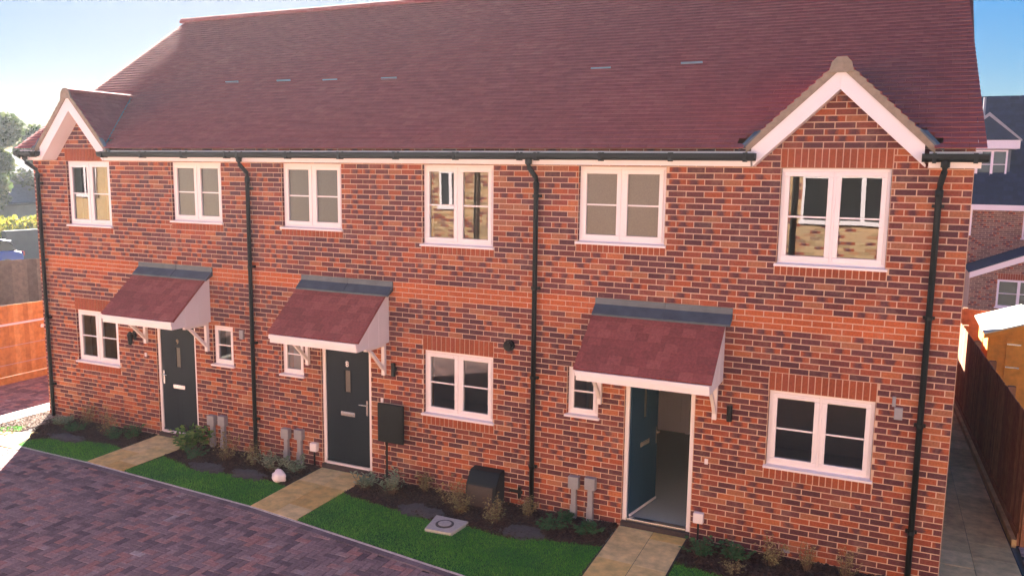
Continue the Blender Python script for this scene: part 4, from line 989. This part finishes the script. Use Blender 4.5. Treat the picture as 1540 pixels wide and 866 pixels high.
PL = [
 (-14.35, -.42, 'silver', .18, .18, 'small silvery plant at the left house corner by the downpipe'),
 (-13.92, -.52, 'low', .16, .17, 'low grey green plant just behind the thin slate patch of the leftmost bed'),
 (-14.02, -.20, 'twiggy', .50, .22, 'tall brown twiggy shrub against the wall under the leftmost lower window'),
 (-13.22, -.42, 'twiggy', .56, .20, 'brown twiggy shrub to the left of the leftmost door'),
 (-12.95, -.50, 'low', .22, .17, 'low dark green plant between a twiggy shrub and the first path'),
 (-12.65, -.34, 'low', .26, .18, 'leafy dark green plant hugging the left edge of the first path'),
 (-11.25, -.38, 'bushy', .46, .32, 'large bright green broad leaved plant right of the first door'),
 (-10.95, -.62, 'low', .22, .2, 'low green plant in front of the pair of grey ducts by the first door'),
 (-10.42, -.45, 'twiggy', .55, .24, 'olive twiggy shrub just left of the second downpipe'),
 (-9.88, -.42, 'twiggy', .42, .22, 'thin olive shrub just right of the second downpipe'),
 (-9.42, -.50, 'silver', .25, .22, 'silver green plant behind the white stone'),
 (-9.02, -.42, 'silver', .24, .2, 'silver green plant below the small white box by the middle door'),
 (-7.66, -.50, 'silver', .24, .20, 'silvery plant just right of the middle path'),
 (-7.22, -.44, 'silver', .30, .24, 'larger silvery plant in front of the thin black post'),
 (-6.83, -.14, 'twiggy', .36, .13, 'slim olive shrub standing against the wall under the middle lower window'),
 (-6.25, -.40, 'twiggy', .44, .20, 'olive shrub above the slate patch left of the meter box'),
 (-5.98, -.62, 'twiggy', .34, .19, 'spreading olive shrub just left of the meter box'),
 (-5.42, -.66, 'twiggy', .40, .20, 'straw coloured shrub in front of the meter box lid'),
 (-5.12, -.26, 'twiggy', .32, .13, 'small straw shrub at the foot of the third downpipe'),
 (-4.62, -.50, 'low', .18, .2, 'low dark plant in front of the left grey duct of the right house'),
 (-4.16, -.42, 'low', .18, .22, 'low dark plant by the left edge of the third path'),
 (-4.55, -.18, 'low', .14, .12, 'tiny dark green plant at the wall between the grey ducts'),
 (-2.66, -.42, 'low', .22, .22, 'dark green plant at the right edge of the third path'),
 (-2.28, -.30, 'low', .22, .2, 'dark green plant under the small white box of the right house'),
 (-2.22, -.70, 'wispy', .16, .16, 'straw coloured low plant near the lawn edge right of the third path'),
 (-1.84, -.30, 'twiggy', .38, .17, 'wispy olive shrub below the left half of the lower right window'),
 (-1.42, -.26, 'wispy', .44, .12, 'tall thin straw plant below the lower right window'),
 (-.98, -.28, 'wispy', .46, .15, 'tall thin straw plant left of the rightmost downpipe')]
for i, a in enumerate(PL): plant(*a, seed=40 + i)

# ================================================================ FENCES
def fence(name, label, pts_fn, L, z0, z1, board, mat, post_every=1.8, side=1, rails=True, parts_label=None):
    """closeboard fence: pts_fn(s) -> (x,y); boards on one side, rails and posts on the other"""
    p0 = Vector((*pts_fn(0), 0)); p1 = Vector((*pts_fn(L), 0)); d = (p1 - p0).normalized(); nrm = Vector((d.y, -d.x, 0)) * side
    t = thing(name, label, 'fence', (p0.x, p0.y, z0)); r_ = random.Random(len(label))
    def hx(m, s0, s1, o0, o1, za, zb):
        q = [p0 + d * s0 + nrm * o0, p0 + d * s1 + nrm * o0, p0 + d * s1 + nrm * o1, p0 + d * s0 + nrm * o1]
        m.hexa([(v.x, v.y, za) for v in q] + [(v.x, v.y, zb) for v in q])
    m = MB(); s = 0
    while s < L:
        dz = r_.uniform(-.006, .006); hx(m, s + .003, min(s + board + .002, L), r_.uniform(.0, .006), .014 + r_.uniform(0, .004), z0 + .16, z1 + dz); s += board
    m.build('boards', mat, t)
    m = MB(); hx(m, 0, L, .002, .03, z0 - .02, z0 + .155); m.build('gravel_board', mat, t)
    s = 0
    while s <= L + .01:
        m = MB(); hx(m, s - .045, s + .045, -.10, -.002, z0 - .1, z1 + .02); m.build('post', mat, t); s += post_every
    if rails:
        for zz in (z0 + .35, (z0 + z1) / 2, z1 - .2):
            m = MB(); hx(m, 0, L, -.045, -.001, zz - .035, zz + .035); m.build('rail', mat, t)
    return t, hx
# left: orange fence across the paved drive
t, hx = fence('timber_fence', 'new orange closeboard fence at the left across the block paved drive', lambda s: (-18.15 + s * -.0, -6.5 + s), 13.5, GZ, 1.62, .115, M['fence_orange'], side=1)
m = MB(); hx(m, 0, 13.5, .02, .06, 1.185, 1.225); m.build('pale_rail', M['fasciawhite'], t)
m = MB(); hx(m, 8.42, 8.62, .02, .05, 1.02, 1.10); m.build('latch', M['steel'], t)
for zz in (.32, .72):
    m = MB(); hx(m, 0, 13.5, .017, .024, zz - .006, zz + .006); m.build('nail_glint', M['glintline'], t)  # thin pale strips standing in for sun highlights along the nail lines
# left far: weathered fence at the back of the yard
fence('timber_fence', 'weathered grey brown fence far left in front of the blue car', lambda s: (-29.5 + s * .35, 2 + s * .94), 22, GZ - .05, 1.50, .15, M['fence_grey'], side=1, post_every=2.4)
# right: fence beside the side path
fr_, hxr = fence('timber_fence', 'tall dark brown fence running along the side path at the right', lambda s: (1.015 - .047 * s, 1.75 + s), 8.6, GZ, 1.58, .1, M['fence_brown'], side=-1)
m = MB(); m.hexa([(.93, 1.75, GZ - .05), (.985, 1.75, GZ - .05), (.58, 10.3, GZ - .05), (.525, 10.3, GZ - .05), (.93, 1.75, GZ + .06), (.985, 1.75, GZ + .06), (.58, 10.3, GZ + .06), (.525, 10.3, GZ + .06)])
tag(m.build('path_edging', M['slabgrey']), kind='structure')
# right back: fence across the end of the gardens
fence('timber_fence', 'brown closeboard fence across the back behind the small timber shed', lambda s: (-1.0 + s, 10.45 - .02 * s), 9, GZ, 1.73, .11, M['fence_brown'], side=1)

fence('timber_fence', 'brown garden fence behind the terrace beside the side path', lambda s: (-.5, 9.0 + s), 9.0, GZ, 1.72, .11, M['fence_brown'], side=1)
# ---- shed behind the side fence
t = thing('garden_shed', 'small orange timber shed with a pale felt roof behind the side fence', 'shed', (1.7, 8.0, GZ))
sx0, sx1, sy0, sy1, ze, za = 1.02, 2.5, 7.6, 9.6, 1.72, 1.98; sxm = 1.76
m = MB()
for k_ in range(15):
    z0_ = GZ + .02 + k_ * .12; z1_ = min(z0_ + .118, ze)
    if z1_ - z0_ < .02: continue
    m.box(sx0, sx1, sy0 + .003 * (k_ % 2), sy1, z0_, z1_)
m.prism([(sx0, ze - .01), (sx1, ze - .01), (sxm, za - .01)], sy0 + .002, sy1 - .002, 'y'); m.build('wall', M['shed'], t)
for d in (-1, 1):
    m = MB(); xe = sx0 - .09 if d < 0 else sx1 + .09; q = [(sxm, sy0 - .1, za + .02), (xe, sy0 - .1, ze - .02), (xe, sy1 + .1, ze - .02), (sxm, sy1 + .1, za + .02)]
    m.hexa([(a, b, c_ - .02) for a, b, c_ in q] + [(a, b, c_ + .012) for a, b, c_ in q]); m.build('roof', M['shedroof'], t)
    m = MB(); q = [(sxm, za + .0), (xe, ze - .04), (xe, ze - .12), (sxm, za - .08)]; m.prism(q, sy0 - .098, sy0 - .075, 'y'); m.build('bargeboard', M['shed'], t)
m = MB(); m.box(1.32, 1.95, sy0 - .02, sy0 - .001, GZ + .05, 1.62)
dr = m.build('door', M['shed'], t)
m = MB(); m.box(1.33, 1.56, sy0 - .028, sy0 - .0205, 1.50, 1.53); m.box(1.33, 1.56, sy0 - .028, sy0 - .0205, 1.06, 1.09); m.build('hinge', M['steel'], dr)

# ================================================================ HOUSES BEYOND
def wall_bricks(m, x0, x1, z0, z1, y, openings, step=.225, h=.075):
    z_ = z0; k_ = 0
    while z_ < z1 - .02:
        for a, b in subtract((x0, x1), [(o_[0], o_[1]) for o_ in openings if o_[2] < z_ + h / 2 < o_[3]]):
            x = x0 + (k_ % 2) * step / 2 - step
            while x < b:
                p, q = max(a, x) + .005, min(b, x + step) - .005
                if q - p > .02: m.brick(p, q, z_ + .005, min(z_ + h, z1) - .005, y - .005, y + .003)
                x += step
        z_ += h; k_ += 1
def simple_window(x0, x1, z0, z1, y, parent, bars=1, name='window'):
    m = MB(); t_ = .06
    m.box(x0, x1, y - .03, y + .05, z1 - t_, z1); m.box(x0, x1, y - .03, y + .05, z0, z0 + t_); m.box(x0, x0 + t_, y - .03, y + .05, z0 + t_, z1 - t_); m.box(x1 - t_, x1, y - .03, y + .05, z0 + t_, z1 - t_)
    for b in range(bars):
        xm = x0 + (x1 - x0) * (b + 1) / (bars + 1); m.box(xm - .045, xm + .045, y - .031, y + .049, z0 + t_, z1 - t_)
    m.box(x0 + t_, x1 - t_, y - .02, y - .005, (z0 + z1) / 2 - .012, (z0 + z1) / 2 + .012)
    w_ = m.build(name, M['white'], parent)
    m = MB(); m.box(x0 + t_, x1 - t_, y + .0, y + .008, z0 + t_, z1 - t_); m.build('pane', M['darkglass'], w_)
    m = MB(); m.box(x0 - .04, x1 + .04, y - .08, y + .02, z0 - .05, z0 - .002); m.build('sill', M['white'], w_)
mm_, nt_, b_ = new_mat('dark_window_glass'); b_.inputs['Base Color'].default_value = (.02, .022, .025, 1); b_.inputs['Roughness'].default_value = .03; b_.inputs['IOR'].default_value = 1.6; M['darkglass'] = mm_
# right: slate roofed house with a dormer
HY = 25.0
t = thing('detached_house', 'brown brick house with navy slate roof and gabled dormer, far right', 'house', (6, HY, -1.6))
m = MB(); op = [(3.45, 4.6, 2.42, 3.42), (1.3, 1.8, .1, 1.15)]
m.box(-6, 14, HY + .004, HY + 8, -1.8, 3.55); m.build('mortar', M['mortar'], t)
m = MB(); wall_bricks(m, -3, 8, -1.6, 3.5, HY, op); m.build('wall', M['greybrick'], t, uv=True)
m = MB(); sl2 = .98; r2_ = random.Random(4)
ny = 26
for r in range(ny):
    y0 = HY - .4 + r * .165; z0_ = 3.62 + (y0 - HY + .4) * sl2; x = -4 + (r % 2) * .15
    while x < 10:
        m.face([(x + .004, y0, z0_ + .02), (x + .296, y0, z0_ + .02), (x + .296, y0 + .19, z0_ + .19 * sl2), (x + .004, y0 + .19, z0_ + .19 * sl2)]); x += .3
m.build('roof', M['slateroof'], t, fixn=False)
yr = HY - .4 + ny * .165; zr = 3.62 + ny * .165 * sl2
m = MB(); m.prism([(HY - .4, 3.55), (yr, zr - .03), (HY + 8.4, 3.55)], -4, 10); m.build('roof_core', M['slateroof'], t)
m = MB(); m.box(-4, 10, HY - .44, HY - .41, 3.42, 3.62); m.box(-4, 10, HY - .41, HY - .01, 3.42, 3.44); m.build('fascia_board', M['white'], t)
m = MB(); m.box(1.70, 1.80, HY - .14, HY - .03, 2.45, 3.42); m.build('downpipe', M['white'], t)
m = MB(); m.tube([(2.1, yr - 1.0, zr - 1.0), (2.1, yr - 1.0, zr - .1)], .05, 8); m.box(1.98, 2.22, yr - 1.15, yr - .9, zr - 1.3, zr - .85); m.build('roof_flue', M['ductgrey'], t)
simple_window(3.45, 4.75, 2.42, 3.36, HY - .02, t)
# dormer
m = MB(); dx0, dx1, dy = 1.25, 2.95, HY + .8; m.box(dx0, dx1, dy, dy + 2.0, 4.3, 5.65); dm_ = m.build('dormer', M['lead'], t)
m = MB(); m.box(dx0 - .2, dx1 + .25, dy - .2, dy + 2.0, 5.66, 5.98); m.build('dormer_fascia', M['white'], dm_)
m = MB(); xm = (dx0 + dx1) / 2 + .02; m.prism([(dx0 - .22, 5.99), (dx1 + .27, 5.99), (xm, 6.95)], dy - .22, dy + 3.0, 'y'); m.build('dormer_roof', M['slateroof'], dm_)
m = MB()
for d in (-1, 1):
    xe = dx0 - .24 if d < 0 else dx1 + .29
    m.prism([(xm, 7.0), (xe, 6.0), (xe + d * .0, 5.92), (xm, 6.86)], dy - .26, dy - .225, 'y')
m.build('dormer_trim', M['ductgrey'], dm_)
simple_window(dx0 + .1, dx1 - .1, 4.55, 5.62, dy - .03, t, 2)
# lean-to with a raking white bargeboard
m = MB(); LY = HY - 2.2; m.prism([(1.75, -1.6), (9, -1.6), (9, 4.2), (1.75, 1.19)], LY + .004, HY - .01, 'y'); le = m.build('lean_to', M['mortar'], t)
m = MB(); z_ = -1.6; k_ = 0
while z_ < 4.1:
    xs0 = 1.75 if z_ < 1.12 else 1.75 + (z_ + .075 - 1.19) / .415
    for a, b in subtract((xs0, 9), [(2.60, 3.9)] if .1 < z_ < 1.28 else []):
        x = xs0 - xs0 % .225 + (k_ % 2) * .1125 - .225
        while x < b:
            p, q = max(a, x) + .005, min(b, x + .225) - .005
            if q - p > .02: m.brick(p, q, z_ + .005, z_ + .07, LY - .005, LY + .003)
            x += .225
    z_ += .075; k_ += 1
m.build('lean_to_wall', M['greybrick'], le, uv=True)
m = MB(); m.prism([(1.72, 1.10), (9, 4.12), (9, 4.34), (1.72, 1.31)], LY - .12, LY - .08, 'y'); m.build('bargeboard', M['white'], le)
m = MB(); m.prism([(1.68, 1.30), (9, 4.35), (9, 4.40), (1.68, 1.36)], LY - .15, HY - .02, 'y'); m.build('lean_to_roof', M['slateroof'], le)
simple_window(2.60, 3.9, .15, 1.10, LY - .02, le, 1)
m = MB()
for i in range(17): m.brick(2.60 + i * .075 + .005, 2.675 + i * .075 - .005, 1.11, 1.32, LY - .012, LY)
m.build('window_lintel', M['soldier'], le)
simple_window(1.25, 1.70, .1, 1.15, HY - .02, t, 0)

# left: bungalow with a grey roof far off
t = thing('bungalow', 'distant low house with a blue grey tiled roof behind the hedge at the left', 'house', (-50, 18, 0))
m = MB(); m.box(-61, -51, 15, 32, -.2, 2.3); m.build('wall', plain('grey_render', (.20, .21, .20), .9, .1, 2), t)
m = MB(); m.prism([(-61.4, 2.25), (-50.6, 2.25), (-56, 5.6)], 14.5, 32.5, 'y'); m.build('roof', M['greyroof'], t)
m = MB()
for q in (17.5, 21.5, 25.5): m.box(-50.998, -50.95, q, q + 1.2, .9, 2.0)
m.build('window', M['darkglass'], t)
m = MB(); m.box(-50.62, -50.5, 14.5, 32.5, 2.12, 2.27); m.build('gutter', M['black'], t)
# grey wall and hedge
m = MB(); m.box(-41.3, -41.0, 16.6, 26, -.2, 1.35); o = m.build('boundary_wall', plain('grey_wall', (.12, .12, .10), .9, .15, 2)); tag(o, 'low grey wall behind the blue car at the far left', 'wall')
def leafblob(m, c0, rx_, ry_, rz_, n, size, r_, shell=.55):
    for _ in range(n):
        d = Vector((r_.gauss(0, 1), r_.gauss(0, 1), r_.gauss(0, 1))).normalized(); q = shell + (1 - shell) * r_.random() ** .6
        p = Vector((c0[0] + d.x * rx_ * q, c0[1] + d.y * ry_ * q, c0[2] + d.z * rz_ * q)); s = size * r_.uniform(.6, 1.4)
        u = Vector((r_.gauss(0, 1), r_.gauss(0, 1), r_.gauss(0, 1))).normalized(); v = u.cross(Vector((r_.gauss(0, 1), r_.gauss(0, 1), r_.gauss(0, 1)))).normalized()
        k_ = len(m.v); m.v += [tuple(p - u * s), tuple(p + v * s * .6), tuple(p + u * s), tuple(p - v * s * .6)]; m.f.append((k_, k_ + 1, k_ + 2, k_ + 3)); m.uv += [(0, 0)] * 4
rl = random.Random(77)
t = thing('hedge', 'yellow and green hedge in the sun behind the blue car', 'hedge', (-42.5, 19, GZ))
m = MB()
for y_ in [12 + i * .9 for i in range(18)]: leafblob(m, (-42.6 + rl.uniform(-.3, .3), y_, 1.25 + rl.uniform(-.2, .35)), .9, .9, .85, 500, .10, rl)
m.build('foliage', M['leaf_yellow'], t, fixn=False)
m = MB()
for y_ in [12 + i * .9 for i in range(18)]: m.tube([(-42.6, y_, -.2), (-42.6, y_ + .1, 1.2)], .04, 5)
m.build('stem', M['bark'], t)
def tree(x, y, h, rad, label, seed, n=5500, size=.16, name='broadleaf_tree'):
    r_ = random.Random(seed); t = thing(name, label, 'tree', (x, y, GZ), 'trees beyond the left fence')
    m = MB(); m.tube([(x, y, -.3), (x + .1, y, h * .35), (x, y + .2, h * .75)], .28, 8, .08)
    cl = []
    for i in range(14):
        a = r_.uniform(0, 6.28); q = r_.uniform(.2, .75) * rad; zz = h * r_.uniform(.35, .93); q *= 1.1 - abs(zz / h - .6)
        c_ = (x + math.cos(a) * q, y + math.sin(a) * q, zz); cl.append(c_); m.tube([(x, y, zz * .6), ((x + c_[0]) / 2, (y + c_[1]) / 2, zz * .85), c_], .07, 5, .02)
    m.build('trunk', M['bark'], t, fixn=False)
    m = MB()
    for c_ in cl: s = rad * r_.uniform(.28, .5); leafblob(m, c_, s, s, s * .8, n // 14, size, r_, .3)
    m.build('crown', M['leaf_tree'], t, fixn=False)
tree(-47, 19.0, 7.8, 2.5, 'tall dark tree at the left edge of the photo', 1, 10000)
tree(-52, 26.6, 7.9, 2.3, 'paler rounded tree just right of the tall dark one at the far left', 2, 7000)
tree(-60, 35.0, 8.2, 2.2, 'small hazy tree top showing just left of the roof corner', 3, 6000)
tree(-44.2, 17.2, 4.4, 1.7, 'low yellowish bushy tree in front of the bungalow roof', 6, 8000)
# blue car
t = thing('parked_car', 'blue hatchback car parked behind the far left fence', 'car', (-37.5, 13.1, GZ))
cx0, cy0, cz0 = -37.5, 14.5, GZ - .05
def CP(l, w2, z_): return (cx0 + w2, cy0 - l, cz0 + z_)     # l forward along -y
def carsec(m, prof, w0, w1):
    for side in (0,):
        pass
m = MB()
prof = [(0, .35), (.05, .85), (.35, .95), (.95, .98), (3.0, .95), (3.9, .80), (4.15, .55), (4.15, .3), (3.6, .25), (.5, .25)]
n = len(m.v); m.prism([(cy0 - l, cz0 + z_) for l, z_ in prof], cx0 - .88, cx0 + .88); m.build('body', M['carblue'], t, bevel=.06)
m = MB(); gp = [(.18, .93), (.55, 1.38), (1.0, 1.46), (2.0, 1.45), (2.95, .95)]
m.prism([(cy0 - l, cz0 + z_) for l, z_ in gp], cx0 - .72, cx0 + .72); m.build('window', M['darkglass'], t, bevel=.03)
m = MB(); m.prism([(cy0 - l, cz0 + z_) for l, z_ in [(.48, 1.40), (.95, 1.50), (2.05, 1.485), (2.1, 1.44), (1.0, 1.455), (.56, 1.375)]], cx0 - .74, cx0 + .74); m.build('roof', M['carblue'], t, bevel=.01)
for l in (.85, 3.35):
    for s in (-1, 1):
        m = MB(); m.tube([(cx0 + s * .90, cy0 - l, cz0 + .31), (cx0 + s * .70, cy0 - l, cz0 + .31)], .31, 18); w_ = m.build('wheel', M['rubber'], t)
        m = MB(); m.tube([(cx0 + s * .91, cy0 - l, cz0 + .31), (cx0 + s * .85, cy0 - l, cz0 + .31)], .19, 14); m.build('rim', M['steel'], w_)
for s in (-1, 1):
    m = MB(); m.box(cx0 + s * .75 - .12, cx0 + s * .75 + .12, cy0 - .03, cy0 + .02, cz0 + .7, cz0 + .9); m.build('tail_light', plain('red_lens', (.4, .01, .01), .2, .02, 3), t)
# dark van roof glimpsed at the edge
t = thing('parked_van', 'dark vehicle with a pale roof at the left edge in front of the hedge', 'van', (-40.0, 14.9, GZ))
m = MB(); m.prism([(11.9, .3), (15.1, .3), (15.15, 1.1), (14.9, 2.15), (11.9, 2.2)], -40.9, -39.1); m.build('body', M['rubber'], t, bevel=.08)
m = MB(); m.box(-40.95, -39.05, 11.9, 14.95, 2.2, 2.36); m.build('roof', M['white'], t, bevel=.05)
for l in (12.7, 14.4):
    m = MB(); m.tube([(-39.05, l, .22), (-39.3, l, .22)], .33, 16); m.build('wheel', M['iron'], t)

# ================================================================ THE HOUSE THE PHOTO IS TAKEN FROM (behind the camera, seen in the window reflections)
OY = -10.80
t = thing('opposite_house', 'yellow brick house opposite, mirrored in the clear upper windows', 'house', (-5, OY - 3, GZ))
OP = [(-2.85, -.10, 3.50, 4.62), (-8.2, -7.0, 3.55, 4.62), (-12.9, -12.2, 3.55, 4.62), (-6.0, -5.0, -.02, 2.05), (-3.4, -2.0, .95, 2.05), (-9.8, -8.2, .95, 2.05)]
m = MB(); m.box(-14.2, 1.6, OY - 7, OY - .004, -.2, 5.0); m.build('mortar', M['mortar'], t)
m = MB()
z_ = -.15; k_ = 0
while z_ < 5.0:
    for a, b in subtract((-14.2, 1.6), [(o_[0], o_[1]) for o_ in OP if o_[2] < z_ + .04 < o_[3]]):
        x = -14.2 + (k_ % 2) * .1125 - .225
        while x < b:
            p, q = max(a, x) + .005, min(b, x + .225) - .005
            if q - p > .02: m.brick(p, q, z_ + .005, z_ + .07, OY + .004, OY - .003)
            x += .225
    z_ += .075; k_ += 1
m.build('wall', M['brick_yellow'], t, uv=True)
def back_window(x0, x1, z0, z1):
    m = MB(); t_ = .06; y = OY
    m.box(x0, x1, y - .02, y + .03, z1 - t_, z1); m.box(x0 - .04, x1 + .04, y - .02, y + .08, z0 - .04, z0 + t_); m.box(x0, x0 + t_, y - .02, y + .03, z0 + t_, z1 - t_); m.box(x1 - t_, x1, y - .02, y + .03, z0 + t_, z1 - t_)
    nb = 1 if x1 - x0 < 2 else 3
    for b in range(nb):
        xm = x0 + (x1 - x0) * (b + 1) / (nb + 1); m.box(xm - .05, xm + .05, y - .019, y + .029, z0 + t_, z1 - t_)
    w_ = m.build('window', M['white'], t); m = MB(); m.box(x0 + t_, x1 - t_, y - .003, y + .004, z0 + t_, z1 - t_); m.build('pane', M['darkglass'], w_)
for o_ in OP:
    if o_[2] > 0: back_window(*o_)
m = MB(); m.box(-6.0, -5.0, OY - .02, OY + .02, -.02, 2.05); m.build('door', M['door'], t)
m = MB(); m.prism([(OY + .35, 4.95), (OY - 3.5, 7.8), (OY - 7.4, 4.95)], -14.4, 1.8); m.build('roof', M['greyroof'], t)
m = MB(); m.box(-14.3, 1.7, OY + .25, OY + .28, 4.78, 4.97); m.box(-14.3, 1.7, OY, OY + .25, 4.78, 4.80); m.build('fascia_board', M['white'], t)
m = MB(); m.tube([(-3.05, OY + .08, 4.75), (-3.05, OY + .08, -.1)], .036, 10); m.tube([(-11.7, OY + .08, 4.75), (-11.7, OY + .08, -.1)], .036, 10); m.build('downpipe', M['black'], t)

for ox0, ox1, lab in ((-31.0, -17.0, 'second yellow brick house, added to bounce sunlight, beyond the left edge of the photo'), (4.5, 17.0, 'third yellow brick house, added to bounce sunlight, beyond the right edge of the photo')):
    t = thing('opposite_house', lab, 'house', ((ox0 + ox1) / 2, OY - 3, GZ))  # side houses added to bounce more sunlight onto the terrace
    m = MB(); m.box(ox0, ox1, OY - 7, OY, -.2, 5.0); m.build('wall', M['brick_yellow'], t)
    m = MB(); m.prism([(OY + .35, 4.95), (OY - 3.5, 7.8), (OY - 7.4, 4.95)], ox0 - .2, ox1 + .2); m.build('roof', M['greyroof'], t)
    for q in range(4):
        xx = ox0 + (2.6 if ox0 < 0 else 1.2) + q * 2.9
        back_window(xx, xx + 1.2, 3.55, 4.62); back_window(xx, xx + 1.2, .95, 2.05) if q != 1 else None
    m = MB(); m.box(ox0 + 4.15, ox0 + 5.1, OY - .02, OY + .03, -.02, 2.05); m.build('door', M['door'], t)

# ================================================================ HAZE VOLUME, ADDED TO IMITATE THE LENS FLARE VEIL
m = MB(); m.box(-90, 40, -40, 60, -2.8, 10.2)
hz = bpy.data.materials.new('flare_haze_air'); hz.use_nodes = True; n_ = hz.node_tree; n_.nodes.remove(n_.nodes['Principled BSDF'])
pv = n_.nodes.new('ShaderNodeVolumePrincipled'); pv.inputs['Color'].default_value = (0.86, 0.92, 1.0, 1); pv.inputs['Density'].default_value = 0.00036; pv.inputs['Anisotropy'].default_value = 0.55
n_.links.new(pv.outputs[0], n_.nodes['Material Output'].inputs['Volume'])
tag(m.build('flare_haze', hz), kind='stuff')
